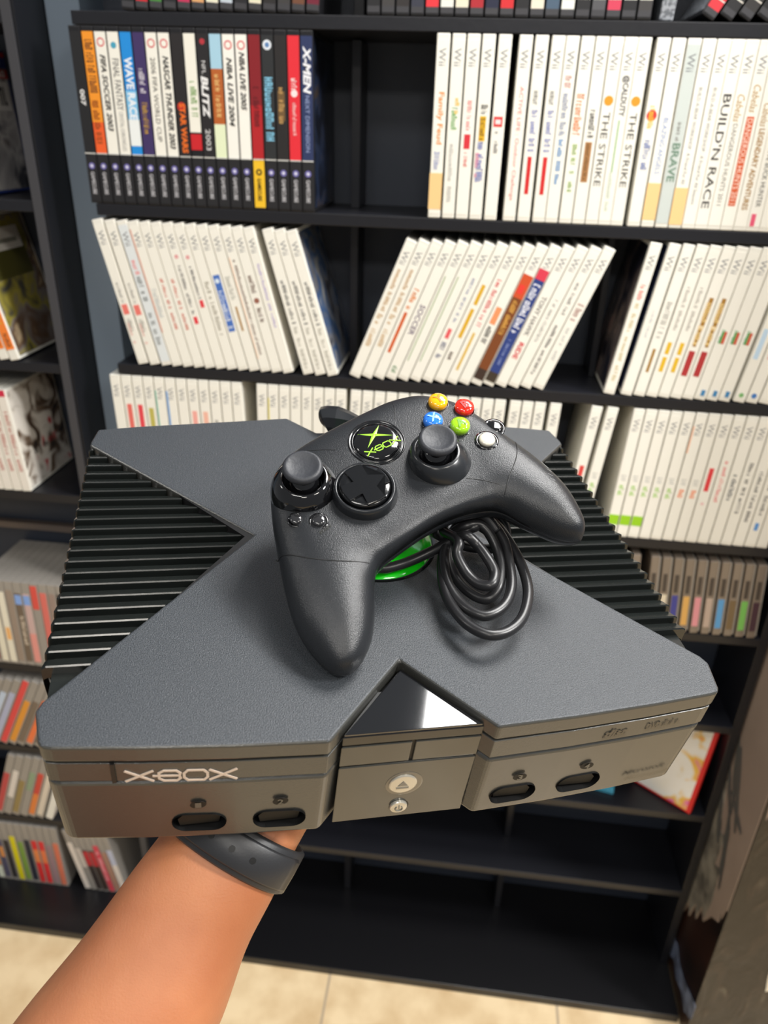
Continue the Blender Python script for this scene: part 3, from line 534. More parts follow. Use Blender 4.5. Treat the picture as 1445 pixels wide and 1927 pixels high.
def lowrow(x0, pitch, z, lean, H, names, place, g, W=None, z_=0):
    for i, (n_, spec) in enumerate(names):
        W_ = W or pitch*math.cos(math.radians(lean))-.7
        o = game_case(x0+i*pitch, z+.2, lean, W_, H, 134, M_grey, '%s, %s from left %s' % (n_, ORD[i+1], place), g)
        dress(o, W_, H, spec)
F_ = lambda c, p, q: [('s', c, p, q, 1, 12)]
BR = (112, 96, 84)
lowrow(-291, 14.9, -757.8, 1.5, 171, [('brown spined case', F_((140, 90, 84), .15, .95)), ('white spined case', F_((228, 222, 200), .13, .97)), ('white spined case with orange patch', F_(((230, 224, 204)), .13, .97)+[('s', (238, 180, 110), .55, .7, 3, 11)]), ('taupe spined case', F_((150, 134, 120), .1, .95)), ('brown case with blue top and cream title', F_((110, 95, 80), .13, .95)+[('s', (130, 165, 225), .15, .26, 1, 12), Mk(8, (225, 210, 190), .4, .75)]), ('pinkish case with blue top', F_((200, 170, 165), .13, .95)+[('s', (130, 165, 225), .15, .26, 1, 12), ('s', (226, 150, 140), .6, .95, 1, 12)]), ('red topped case', F_((215, 80, 70), .03, .3))
 , ('salmon spined case', F_((216, 110, 100), .1, .95)), ('grey spined case', F_((150, 130, 120), .1, .95)), ('dark spined case', F_((80, 70, 66), .1, .95))], 'on upper lower-left shelf', 'cases low on the left unit')
lowrow(-372, 16.5, -952.8, 26, 171, [('grey case', F_((190, 195, 205), .25, .95)), ('pale blue case', F_((190, 205, 225), .2, .95)), ('lavender case', F_((175, 180, 205), .2, .95)), ('red case', F_((222, 72, 70), .0, .98)), ('amber case', F_((224, 150, 50), .3, .95)), ('brown-grey case', F_((120, 105, 90), .3, .95)), ('orange-red case', F_((236, 120, 66), .28, .95)), ('taupe case', F_(BR, .3, .95))], 'in steep leaning row behind console', 'cases leaning low on the left unit')
lowrow(-372, 16.8, -1143.8, 20, 171, [('grey-red case', F_((190, 70, 70), .3, .95)), ('white striped case', F_((222, 214, 205), .25, .7)), ('olive case', F_((150, 130, 80), .4, .95)), ('sage case', F_((140, 160, 130), .25, .55)), ('red over orange case', F_((205, 70, 55), .25, .6)+[('s', (226, 130, 60), .6, .95, 1, 12)]), ('cream case', F_((220, 208, 190), .2, .95))], 'in low row below the steep one', 'cases leaning lower on the left unit')
o = game_case(-268, -1143.6, 20, 14, 171, 134, M_white, 'white case with red lettering showing its cover near console corner', 'cases leaning lower on the left unit')
new_obj('cover_sheet', bbox_mesh(13.9, 14.3, 2, 132, 2, 168), cm((226, 216, 204), .4), o); cover_text(o, None, (216, 70, 70), 20, 110, 20, 64, 14.5, seed=51, n=5)
lowrow(-405.5, 15.3, -1340.8, 0, 171, [('white and amber case', F_((190, 215, 230), .3, .5)+[('s', (220, 140, 60), .52, .75, 1, 12), ('s', (220, 225, 205), .78, .97, 1, 12)]), ('slate case with amber patch', F_((84, 82, 104), .3, .95)+[('s', (225, 150, 80), .42, .6, 3, 11)]), ('black case', F_((54, 50, 50), .3, .95)), ('yellow case', F_((226, 214, 20), .22, .97)), ('green case', F_((128, 160, 70), .3, .95)), ('dark navy case', F_((44, 46, 58), .25, .95)), ('red and orange case', F_((222, 50, 50), .25, .97)+[('s', (236, 140, 80), .4, .62, 1, 12)]), ('second red and orange case', F_((226, 54, 56), .25, .97)+[('s', (240, 130, 80), .4, .62, 1, 12)]), ('mauve case', F_((160, 130, 134), .3, .95)), ('salmon case', F_((222, 122, 92), .25, .97))], 'on the lowest left shelf', 'cases on the black plinth')
lowrow(-216, 13.4, -1340.8, -8.5, 171, [('white case', F_((226, 216, 205), .2, .98)), ('grey case with white patch', F_((200, 190, 180), .28, .6)), ('black and red case', F_((54, 46, 44), .3, .97)+[('s', (190, 50, 56), .32, .56, 1, 12)]), ('second black and red case', F_((60, 46, 40), .3, .97)+[('s', (190, 50, 56), .32, .56, 1, 12)]), ('pink-red case', F_((216, 70, 86), .2, .98)+[Mk(6, (240, 190, 195), .3, .8)]), ('taupe case', F_((170, 130, 110), .3, .95)), ('blue and white case', F_((190, 195, 215), .25, .5)+[('s', (226, 216, 205), .5, .9, 1, 12)])], 'in the small leaning row on plinth', 'cases leaning on the black plinth')
# ---------------------------------------------------------------- console
M_con = mat('charcoal_textured_plastic', (34, 38, 42), .4, bump=.4, bscale=1700, rgb2=(70, 74, 79), noise=.12, nscale=1900)
M_conf = mat('charcoal_fine_plastic', (56, 56, 53), .27, spec=.8, bump=.08, bscale=1500)
M_cpan = mat('charcoal_polished_plastic', (52, 52, 48), .12, spec=.9)
M_gloss = mat('glossy_black_plastic', (16, 17, 19), .16, coat=.3, bump=.04, bscale=90)
M_rib = mat('satin_black_rib_plastic', (26, 29, 28), .2, bump=.05, bscale=150)
M_dark = mat('dark_recess', (8, 8, 9), .5)
M_port = mat('port_black', (9, 9, 9), .55, spec=.3)
M_jewel = mat('mirror_black_jewel', (10, 11, 14), .05, coat=1, spec=.9)
M_silver = mat('silver_button', (196, 192, 180), .25, metal=.55)
M_sring = mat('grey_button_ring', (120, 116, 108), .3, metal=.5)
M_logo = mat('pale_logo_ink', (214, 196, 180), .4)
RC = [[0.947698, -0.301828, 0.103776], [0.315353, 0.935619, -0.15865], [-0.04921, 0.183078, 0.981866]]
con = empty('game_console'); tag(con, 'large black game console with ribbed sides, held on a raised palm', 'game console')
cm4 = Matrix(RC).to_4x4(); cm4.translation = wm(478.67, -722.79, -143.88); con.matrix_world = cm4
fy = lambda x: 9.3*max(0, abs(x)-39)/121-.9*math.sin(math.pi*min(1, max(0, (abs(x)-39)/121)))
def half(inset=0, z_front=0):
    i = inset
    return [(39+i*.4, .4+i), (80, fy(80)+i), (120, fy(120)+i), (154-i, fy(156)+i), (158.2-i, 9.9+i), (159.8-i, 12.5+i), (163.4-i, 28.6+i*.3), (161.4-i, 33.5-i*.4), (65+i*1.0, 144.6), (164.6-i, 241.5+i*.4), (164.6-i, 245.5), (161.6-i, 260.8-i), (137, 265-i), (35, 277-i), (16-i*.3, 257.2-i)]
def outline(inset=0, apex=(0.8, 44.2)):
    h = half(inset); return [(apex[0], apex[1]+inset*.5)]+h+[(-x, y) for x, y in reversed(h)]
OUT = outline()
def bev_obj(o, wd, seg=2, ang=30):
    b = o.modifiers.new('bevel', 'BEVEL'); b.width = wd/1000; b.segments = seg; b.limit_method = 'ANGLE'; b.angle_limit = math.radians(ang); b.harden_normals = False
lid = new_obj('top_cover', prism(OUT, -10.3, 0, bev=.01), M_con, con)
lid.data = prism(OUT, -10.3, 0); lid.data.materials.append(M_con); bev_obj(lid, 1.5, 3)
lid.data.materials.append(M_conf)
for p_ in lid.data.polygons:
    if abs(p_.normal.z) < .5: p_.material_index = 1
core = new_obj('groove_core', prism(outline(5, (0.8, 50)), -70, -1), M_dark, con)
def lobe(sgn, z0, z1, name, mt, split=None):
    """one front/side band with the same plan as the cover, left or right half of the X"""
    h = half(0); pts = [(0.8*sgn*0, 44.2)]
    return None
band = new_obj('cover_band', prism(outline(.35), -24.2, -11.6), M_conf, con); bev_obj(band, .25)
low = new_obj('lower_shell', prism(outline(.35), -73.5, -25.6, pts_lo=outline(1.6)), M_conf, con); bev_obj(low, 2.2, 3)
# controller ports: rounded slots cut in the lower shell
def stadium(cx, cz, hw, hh, y0, y1, n=10, dx=0):
    P = []
    for k in range(n+1): a = -math.pi/2+math.pi*k/n; P.append((cx+hw-hh+hh*math.cos(a), cz+hh*math.sin(a)))
    for k in range(n+1): a = math.pi/2+math.pi*k/n; P.append((cx-hw+hh+hh*math.cos(a), cz+hh*math.sin(a)))
    n_ = len(P); v = [(x/1000, y0/1000, z/1000) for x, z in P]+[(x/1000, y1/1000, z/1000) for x, z in P]
    f = [tuple(range(n_)), tuple(range(2*n_-1, n_-1, -1))]+[(i, n_+i, n_+(i+1) % n_, (i+1) % n_) for i in range(n_)]
    bm = bmesh.new(); bm.from_mesh(mesh(v, f)); return bm_mesh(bm)
cut_bm = bmesh.new()
PORTS = [(-96.4, '1'), (-59.2, '2'), (59.2, '3'), (96.5, '4')]
for px, _ in PORTS: cut_bm.from_mesh(stadium(px, -59.1, 12.6, 6.9, -5, 14))
cut = new_obj('cutter', bm_mesh(cut_bm), M_dark)
cut.parent = con
bpy.context.view_layer.update()
bo = low.modifiers.new('ports', 'BOOLEAN'); bo.operation = 'DIFFERENCE'; bo.object = cut; bo.solver = 'EXACT'
bo2 = core.modifiers.new('ports', 'BOOLEAN'); bo2.operation = 'DIFFERENCE'; bo2.object = cut; bo2.solver = 'EXACT'
bpy.context.view_layer.update(); dg = bpy.context.evaluated_depsgraph_get()
for o in (low, core):
    me = bpy.data.meshes.new_from_object(o.evaluated_get(dg)); o.modifiers.clear(); o.data = me
bpy.data.objects.remove(cut)
for px, num in PORTS:
    y = fy(px); pt = new_obj('controller_port', stadium(px, -59.1, 12.45, 6.75, 11.4, 13.6), M_dark, con)
    # socket lip following the slot and the raised connector tongue
    P = [(px-9, -63.5), (px-9.8, -58.5), (px-7, -55), (px+7, -55), (px+9.8, -58.5), (px+9, -63.5)]
    v = [(a/1000, (y+3)/1000, b/1000) for a, b in P]+[(a/1000, 12/1000, b/1000) for a, b in P]
    new_obj('socket', mesh(v, [(0, 1, 2, 3, 4, 5)]+[(i, (i+1) % 6, 6+(i+1) % 6, 6+i) for i in range(6)]), M_port, pt)
    loop = [(px+(12.6-6.9+6.9*math.cos(a)) if math.cos(a) >= 0 else px+(-12.6+6.9+6.9*math.cos(a)), 0, -59.1+6.9*math.sin(a)) for a in [2*math.pi*k/40+.01 for k in range(41)]]
    lin = bmesh.new(); q = [(a, c) for a, b, c in loop][:-1]; q = [(px+(a-px)*.985, -59.1+(c+59.1)*.975) for a, c in q]; nn = len(q)
    r0 = [lin.verts.new((a/1000, (fy(a)+.5)/1000, c/1000)) for a, c in q]; r1 = [lin.verts.new((a/1000, 13.2/1000, c/1000)) for a, c in q]
    for k_ in range(nn): lin.faces.new((r0[k_], r0[(k_+1) % nn], r1[(k_+1) % nn], r1[k_]))
    new_obj('slot_liner', bm_mesh(lin), M_port, pt)
    ov = new_obj('number_dimple', lathe([(4.6, 0), (4.5, .12), (.01, .14)], 28), M_port, con)
    ov.matrix_parent_inverse = Matrix(); ov.matrix_local = Matrix.Translation((px/1000, (y+.05)/1000, -.0433)) @ Matrix.Rotation(math.pi/2, 4, 'X') @ Matrix.Diagonal((.8, .62, 1, 1))
    V, F, asp = text_unit(num, .02)
    new_obj('port_number', mesh([((px-1.4+2.8*u)/1000, (y-.45)/1000, (-45.2+4*vv)/1000) for u, vv in V], F), M_conf, con)
# split in the left band and plain wordmark panels
ang = lambda x: fy(x)-.25
new_obj('band_gap', bbox_mesh(-132, -130.2, fy(131)-.35, fy(131)+2.5, -24.6, -11.3), M_dark, con)
def stroke_letters(origin, ux, uz, nrm, Wd, Hh, wt, name, mt, parent, yfun=None):
    """the wordmark X-8-O-X drawn from bars; ux, uz = width and height directions, nrm = outward"""
    L = []
    def bar(p, q, w=wt): L.append((p, q, w))
    u = Wd/46.8
    def X(x0): bar((x0, 0), (x0+11.4*u, Hh)); bar((x0, Hh), (x0+11.4*u, 0))
    X(0)
    x0 = 13.2*u; w8 = 8.2*u; c = 1.6*u
    oct_ = [(x0+c+1.2*u, 0), (x0+w8, 0), (x0+w8+c, c*1.1), (x0+w8+c-.4*u, Hh/2), (x0+w8+c, Hh-c*1.1), (x0+w8, Hh), (x0+c+1.2*u, Hh), (x0+.8*u, Hh-c), (x0+.8*u, c)]
    for a_, b_ in zip(oct_, oct_[1:]+oct_[:1]): bar(a_, b_)
    bar((x0-1.6*u, Hh/2), (x0+w8+c-.4*u, Hh/2))
    x0 = 24.6*u; w0 = 8.4*u
    oc = [(x0+c, 0), (x0+w0, 0), (x0+w0+c, c*1.3), (x0+w0+c, Hh-c*1.3), (x0+w0, Hh), (x0+c, Hh), (x0, Hh-c*1.3), (x0, c*1.3)]
    for a_, b_ in zip(oc, oc[1:]+oc[:1]): bar(a_, b_)
    X(35.6*u)
    V = []; F = []
    for (ax, az), (bx, bz), w_ in L:
        d = Vector((bx-ax, bz-az)); ln = d.length; d.normalize(); n_ = Vector((-d.y, d.x))*w_/2; e = d*w_*.28
        for q in ((ax-e.x+n_.x, az-e.y+n_.y), (ax-e.x-n_.x, az-e.y-n_.y), (bx+e.x-n_.x, bz+e.y-n_.y), (bx+e.x+n_.x, bz+e.y+n_.y)):
            for h in (0, .35):
                off = (yfun(origin[0]+q[0]) if yfun else 0)
                p = Vector(origin)+Vector(ux)*q[0]+Vector(uz)*q[1]+Vector(nrm)*h+(Vector((0, off, 0)) if yfun else Vector())
                V.append(p/1000)
        b = len(V)-8
        F += [(b+1, b+3, b+5, b+7), (b, b+6, b+4, b+2)]+[(b+2*i, b+2*((i+1) % 4), b+2*((i+1) % 4)+1, b+2*i+1) for i in range(4)]
    bm = bmesh.new(); bm.from_mesh(mesh(V, F)); return new_obj(name, bm_mesh(bm), mt, parent)
stroke_letters((-126.2, -.0, -24.0), (1, 0, 0), (0, 0, 1), (0, -1, 0), 46.8, 7.2, 1.15, 'wordmark', M_logo, con, yfun=lambda x: fy(x)+.3)
# right lobe relief marks and maker's name moulded in the shell plastic
def relief(s, x0, x1, z0, z1, bold=0, shear=0, name='moulded_mark', mt=None):
    V, F, _ = text_unit(s, bold, shear)
    return new_obj(name, mesh([((x0+(x1-x0)*u)/1000, (fy(x0+(x1-x0)*u)-.15)/1000, (z0+(z1-z0)*v)/1000) for u, v in V], F), mt or M_gloss, con)
def relief2(seed, n, x0, x1, z0, z1):
    V, F, _ = scribble(seed, n)
    return new_obj('moulded_mark', mesh([((x0+(x1-x0)*u)/1000, (fy(x0+(x1-x0)*u)-.15)/1000, (z0+(z1-z0)*v)/1000) for u, v in V], F), M_gloss, con)
V_, F_2, _ = None, None, None
relief('disc', 99, 112, -21, -15.5, .03, .2); relief2(11, 6, 99, 112, -22.6, -20.6)
relief('DVD', 122.5, 131, -21, -15.8, .02); relief2(13, 9, 132, 142, -21, -15.8)
relief('Microsoft', 125, 152.5, -64.6, -60.2, .03, .25, 'maker_lettering')
# recessed centre panel with the mirror black jewel
def face_prism(name, pts, z0, z1, mt, bev=.4):
    o = new_obj(name, prism(pts, z0, z1), mt, con); bev_obj(o, bev); return o
jw = [(-31.8, 5.8), (33.9, 5.8), (1.5, 42)]
face_prism('front_jewel', [(-31.6, 6.0), (33.7, 6.0), (1.5, 41.4)], -5.6, -4.3, M_jewel, .3)
cp = [(-32.3, 5.6), (34.6, 5.6), (1.5, 43)]
face_prism('centre_lip', cp, -12.0, -5.65, M_gloss, .5)
face_prism('centre_band', [(-32.4, 5.7), (.9, 5.7), (.9, 30), (-15, 26)], -27.6, -13.2, M_cpan, .4)
face_prism('centre_band', [(2.7, 5.7), (34.8, 5.7), (18, 26), (2.7, 30)], -27.6, -13.2, M_cpan, .4)
cpan = face_prism('centre_panel', [(-32.5, 5.7), (34.9, 5.7), (18, 30), (-15, 30)], -74.5, -28.8, M_cpan, .6)
new_obj('groove_core', prism([(-31.5, 7), (33.8, 7), (15, 30), (-12, 30)], -73, -6), M_dark, con)
def front_disc(name, x, z, r, y0, dep, mt, sx=1, dome=.6, parent=con):
    me = lathe([(r, 0), (r, dep*.7), (r*.93, dep), (r*.5, dep+dome*.6), (.01, dep+dome)], 40)
    o = new_obj(name, me, mt, parent, smooth=False)
    o.matrix_local = Matrix.Translation((x/1000, y0/1000, z/1000)) @ Matrix.Rotation(math.pi/2, 4, 'X') @ Matrix.Diagonal((sx, 1, 1, 1)); return o
front_disc('eject_ring', 1.2, -46, 9.3, 5.9, .5, M_sring, 1, .05)
ej = front_disc('eject_button', .4, -45.4, 7.0, 5.6, 1.1, M_silver, 1, .3)
tri = [(-2.3, -45.8), (2.7, -45.8), (.2, -42.2)]
def front_poly(name, P, y, mt, th=.25):
    n = len(P); v = [(x/1000, y/1000, z/1000) for x, z in P]+[(x/1000, (y+th)/1000, z/1000) for x, z in P]
    f = [tuple(range(n)), tuple(range(2*n-1, n-1, -1))]+[(i, n+i, n+(i+1) % n, (i+1) % n) for i in range(n)]
    return new_obj(name, mesh(v, f), mt, con)
M_icon = mat('button_icon_grey', (120, 116, 106), .4)
front_poly('eject_icon', tri, 4.05, M_icon); front_poly('eject_icon', [(-2.9, -48), (3.3, -48), (3.3, -46.9), (-2.9, -46.9)], 4.05, M_icon)
front_disc('power_socket', .9, -65.3, 5.3, 5.95, .3, M_dark, 1, .02)
front_disc('power_button', .5, -64.7, 4.5, 5.6, 1.4, M_silver, 1, .5)
new_obj('power_icon', tube([(.5+1.9*math.cos(a), 3.65, -64.8+1.9*math.sin(a)) for a in [math.radians(130+28*k) for k in range(11)]], .32, 6), M_icon, con)
front_poly('power_icon', [(.2, -65), (.8, -65), (.8, -62.2), (.2, -62.2)], 3.6, M_icon)
# side ribs in the two triangular bays
for sg in (-1, 1):
    bay = [(161, 36), (67.5, 144.6), (163.5, 240)]
    pts = [(sg*x, y) for x, y in bay]
    new_obj('rib_bay_floor', prism(pts if sg > 0 else pts[::-1], -72, -6.5), M_rib, con)
    for k in range(21):
        y = 54.6+k*9.18
        xin = lambda yy: (65+(144.6-yy)*(161.4-65)/(144.6-33.5)) if yy < 144.6 else (65+(yy-144.6)*(164.6-65)/(241.5-144.6))
        xo = 165.6
        prof = [(y, -9), (y+.1, -2.2), (y+.7, -1.6), (y+1.3, -1.9), (y+7.2, -4.6), (y+7.6, -9)]
        V = []; NP = 6
        for x_, dz in ((None, 0), (xo-2.2, 0), (xo-.4, -1.0), (xo, -3.2)):
            for (yy, zz) in prof: V.append((sg*(min(xin(yy)+1.1, xo-3) if x_ is None else x_)/1000, yy/1000, (zz+dz)/1000))
        for (yy, zz) in prof: V.append((sg*(xo-2.5)/1000, (yy if zz < -8 else yy)/1000, (-66+(zz+9)*.2)/1000))
        F = []
        for i in range(4):
            for j in range(NP-1): F.append((i*NP+j, i*NP+j+1, (i+1)*NP+j+1, (i+1)*NP+j))
            F.append((i*NP+NP-1, i*NP, (i+1)*NP, (i+1)*NP+NP-1))
        F += [tuple(range(NP)), tuple(range(5*NP-1, 4*NP-1, -1))]
        bm = bmesh.new(); bm.from_mesh(mesh(V, F)); new_obj('cooling_rib', bm_mesh(bm), M_rib, con)
# green centre jewel
gj = new_obj('centre_jewel', lathe([(35, -.3), (34.4, .3), (33, 1.4), (28, 3.0), (18, 4.3), (8, 4.9), (.01, 5.1)], 64), mat('bright_green_gloss_plastic', (18, 190, 20), .12, coat=.6), con, smooth=True); gj.location = (.004, .137, 0)
new_obj('jewel_ring', lathe([(37.2, -.4), (37, .25), (35.3, .25), (35.2, -.4)], 64), M_gloss, con).location = (.004, .137, 0)
# feet and belly
new_obj('belly', prism([(-120, 30), (120, 30), (120, 235), (-120, 235)], -78, -73), M_rib, con)
# ---------------------------------------------------------------- controller
M_pad = mat('satin_black_controller_plastic', (32, 34, 37), .3, bump=.22, bscale=1900)
M_pads = mat('smooth_black_controller_plastic', (33, 35, 38), .24)
M_rub = mat('grey_rubber_thumb_cap', (46, 48, 53), .5, bump=.2, bscale=400)
RK = [[0.906706, -0.402704, -0.125354], [0.350295, 0.884566, -0.307956], [0.234899, 0.235315, 0.943106]]
pad = empty('game_controller'); tag(pad, 'black game controller with coloured buttons resting tilted on top of the console', 'controller')
k4 = Matrix(RK).to_4x4(); k4.translation = Vector((.465, 141.62, 62.48))/1000
pad.matrix_world = cm4 @ k4 @ Matrix.Scale(.965, 4)
TT = [(-79, -103), (-86, -97.5), (-89.5, -85), (-89.5, -68), (-84.5, -47), (-78, -27), (-71.3, -8), (-64, 7), (-55, 17.5), (-41, 23.5), (-23, 26.3), (-5, 27.8), (12, 28.6), (27, 28.4), (43, 24.6), (52.5, 17.5), (60, 9), (67, -7), (73.3, -28), (79, -49), (81.5, -70), (79, -87), (75, -97), (68.5, -102)]
BB = [(-79, -103), (-71, -101), (-61.5, -94.5), (-54, -85.5), (-48, -76), (-43.2, -68), (-38, -62.5), (-32, -60), (-25, -58.8), (-18, -57.8), (-10, -56.8), (-2, -56), (6, -55.8), (14, -56.3), (22, -57.3), (29, -59), (34, -60.5), (38.6, -62.8), (43, -68), (47, -77), (52, -86), (57, -93.5), (63, -99.3), (68.5, -102)]
#        seam z, height above, depth below per key
ZS = [-17, -17, -17, -16.5, -16, -15.5, -15, -14.5, -14, -13.5, -13, -13, -13, -13, -13.5, -14, -14.5, -15, -15.5, -16, -16.5, -17, -17, -17]
HT = [.1, 9, 13.5, 16, 17, 17, 16.2, 15, 14.2, 13.6, 13, 13, 13, 13, 13.6, 14.2, 15, 16.2, 17, 17, 16, 13.5, 9, .1]
HB = [.1, 7, 10.5, 13, 15, 16.5, 17, 17, 17, 17, 17, 17, 17, 17, 17, 17, 17, 17, 16.5, 15, 13, 10.5, 7, .1]
EX = [.95, .95, .95, .92, .88, .8, .66, .5, .42, .36, .34, .34, .34, .34, .36, .42, .5, .66, .8, .88, .92, .95, .95, .95]
KEYS = [(*t, *b, z, h, d, e) for t, b, z, h, d, e in zip(TT, BB, ZS, HT, HB, EX)]
SEC = catmull(KEYS, 5)
NV = 28
def padshell(up):
    V = []; F = []; n = NV+1
    for s_ in SEC:
        tx, ty, bx, by, z, h, d, e = s_
        for k in range(n):
            th = math.pi*k/NV; c = math.cos(th); si = math.sin(th)
            wv = (1-math.copysign(abs(c)**max(e, .5), c))/2; hh = (si**e if up else -(si**max(e, .6)))
            g = 0 if up else .012
            wv = wv*(1-2*g)+g
            V.append(((tx+(bx-tx)*wv)/1000, (ty+(by-ty)*wv)/1000, (z+(h*hh if up else d*hh-.5))/1000))
    for i in range(len(SEC)-1):
        for k in range(NV): F.append((i*n+k, i*n+k+1, (i+1)*n+k+1, (i+1)*n+k))
    # inner lid closing the open side
    for i in range(len(SEC)-1): F.append((i*n, (i+1)*n, (i+1)*n+NV, i*n+NV))
    bm = bmesh.new(); bm.from_mesh(mesh(V, F)); bmesh.ops.remove_doubles(bm, verts=bm.verts, dist=2e-5); me = bm_mesh(bm)
    return me
top = new_obj('upper_shell', padshell(True), M_pad, pad, smooth=True)
bot = new_obj('lower_shell', padshell(False), M_pads, pad, smooth=True)
bvh = BVHTree.FromPolygons([v.co for v in top.data.vertices], [tuple(p.vertices) for p in top.data.polygons])
def surf(x, y):
    h = bvh.ray_cast(Vector((x/1000, y/1000, .1)), Vector((0, 0, -1)))
    return h[0].z*1000 if h[0] else -14
def on(name, me, x, y, z, mt, parent=pad, smooth=True, rot=0, tilt=(0, 0)):
    o = new_obj(name, me, mt, parent, smooth); o.matrix_local = Matrix.Translation((x/1000, y/1000, z/1000)) @ Matrix.Rotation(math.radians(tilt[0]), 4, 'X') @ Matrix.Rotation(math.radians(tilt[1]), 4, 'Y') @ Matrix.Rotation(math.radians(rot), 4, 'Z'); return o
def seam(pts, r=.28, mt=M_dark, name='seam_line', k=8):
    P = [(x, y, surf(x, y)+.02) for x, y in catmull(pts, k)]
    return new_obj(name, tube(P, r, 6), mt, pad)
seam([(-80.5, -30), (-76, -36), (-69, -45), (-60, -52.5), (-51, -57.5), (-42.5, -61)])
seam([(75.5, -30), (71, -36), (64, -45), (57, -51), (50, -56), (43.5, -62)])
seam([(-41, 20), (-30, 14), (-22, 9)], .18); seam([(26, 26), (23, 18), (19, 12)], .18)
seam([(44, -56), (36, -48.5), (30, -44)], .18)
M_sock = mat('glossy_black_socket', (12, 12, 14), .08, coat=.8)
def stick(x, y, gloss):
    st = on('thumbstick_base', lathe([(18.2, -11), (18.6, -6), (18.3, -2), (17.2, 2), (15.4, 5.4), (13.4, 7.6), (12.1, 8.4), (11.4, 8.2), (11.1, 7.2), (10.6, 3), (9.8, 0), (.01, -.5)], 56), x, y, 0, M_sock if gloss else M_pads)
    if not gloss:
        for v in st.data.vertices:
            q_ = max(0, (8-v.co.z*1000)/16); v.co.x += .0042*q_; v.co.y -= .0032*q_
    on('thumbstick_ball', lathe([(9.4, 0), (9.2, 2.4), (7.8, 5.6), (5, 8), (3.7, 8.6), (3.6, 13)], 40), x, y, 0, M_sock)
    on('thumbstick_cap', lathe([(3.6, 12.2), (7.5, 12.8), (9.8, 14.0), (10.6, 15.6), (10.5, 17), (9.6, 18.3), (8.4, 18.5), (7.4, 17.9), (4, 17.2), (.01, 17.0)], 48), x, y, 0, M_rub)
stick(-49, -4.2, True); stick(22.6, -24.2, False)
# directional pad in its raised collar
DX, DY = -23.2, -24.6
on('dpad_collar', lathe([(18.5, -6), (18.1, -1), (17.0, 4), (16.2, 5.8), (15.4, 6.1), (14.6, 5.4), (14.3, 2), (.01, 1.8)], 56), DX, DY, 0, M_pads)
on('dpad_disc', lathe([(13.6, 2.2), (13.6, 6.6), (13.0, 7.4), (10, 7.2), (.01, 6.7)], 56), DX, DY, 0, M_gloss)
cr = []; aw = 4.1; rr_ = 12.9; q = math.sqrt(rr_**2-aw**2)
for s_ in range(4):
    a0 = math.pi/2*s_; f_ = lambda x, y: (x*math.cos(a0)-y*math.sin(a0), x*math.sin(a0)+y*math.cos(a0))
    cr += [f_(aw, -aw), f_(aw*1.05, -aw*.9), f_(q, -aw*1.35), f_(rr_, 0), f_(q, aw*1.35)]
crme = prism(cr, 6.6, 8.3, bev=.5); on('dpad_cross', crme, DX, DY, 0, M_gloss, smooth=False)
# centre jewel with green star and wordmark
on('badge_ring', lathe([(16.4, -1.2), (16.1, .35), (15.5, .45), (15.2, .1), (14.6, .05), (14.4, .4), (13.8, .5), (13.3, .2), (13.2, -1)], 64), .8, 2, 0, M_gloss)
on('badge', lathe([(13.2, -1), (13.1, .7), (11, 1.25), (6, 1.6), (.01, 1.7)], 56), .8, 2, 0, M_sock)
M_lime = mat('lime_badge_print', (150, 215, 50), .35)
def star():
    c = (1.4, 6.2); tips = [(-5.8, 11.4), (-6.6, .4), (10.6, 1.0), (7.8, 11.2)]; tips = [(-6.4, 11.6), (7.9, 11.4), (10.8, .9), (-6.6, -.2)]
    P = []
    for i, t in enumerate(tips):
        n_ = tips[(i+1) % 4]; P.append(t); mx = (t[0]+n_[0])/2; my = (t[1]+n_[1])/2; P.append((c[0]+(mx-c[0])*.22, c[1]+(my-c[1])*.22))
    return P
SP = star(); n_ = len(SP)
def badge_z(x, y): r = math.hypot(x-.8, y-2); return 1.75-.55*(r/11)**2 if r < 11 else 1.25-(r-11)*.26
V = [(1.4/1000, 6.2/1000, 2.3/1000)]+[(x/1000, y/1000, (badge_z(x, y)+.12)/1000) for x, y in SP]
new_obj('badge_star', mesh(V, [(0, 1+(i+1) % n_, 1+i) for i in range(n_)]), M_lime, pad)
wl = stroke_letters((-9.4, -4.9, 1.35), (1, .01, 0), (0, 1, 0), (0, 0, 1), 21.6, 3.5, .6, 'badge_wordmark', M_lime, pad)
# face buttons
def btn(x, y, r, h, mt, letter=None, lm=None, soc=None):
    z = surf(x, y)
    on('button_socket', lathe([((soc or r+.7), -1), ((soc or r+.7), .25), (r+.25, .12), (r+.2, -.5)], 36), x, y, z, M_sock)
    b = on('face_button', lathe([(r, -1), (r, h*.55), (r*.93, h*.8), (r*.7, h*.97), (r*.35, h*1.08), (.01, h*1.1)], 36), x, y, z, mt)
    if letter:
        V, F, asp = text_unit(letter, .03); hh = r*.95; ww = hh*min(1.1, asp)
        new_obj('button_letter', mesh([((-ww/2+ww*u)/1000, (-hh/2+hh*v)/1000, (h*1.13)/1000) for u, v in V], F), lm, b)
CX, CY, RR = 47.1, -1.8, 11.1
bm_ = lambda n, c, c2: (mat(n, c, .1, coat=1), mat(n+'_letter', c2, .3))
for nm_, dx, dy, c, c2 in (('Y', 0, 1, (250, 176, 10), (205, 120, 5)), ('B', 1, 0, (228, 40, 22), (150, 14, 10)), ('X', -1, 0, (40, 118, 222), (130, 178, 235)), ('A', 0, -1, (150, 206, 30), (92, 150, 16))):
    m1, m2 = bm_('%s_button' % {'Y': 'amber', 'B': 'red', 'X': 'blue', 'A': 'lime'}[nm_], c, c2)
    btn(CX+dx*RR+.2, CY+dy*RR, 5.75, 4.6, m1, nm_, m2)
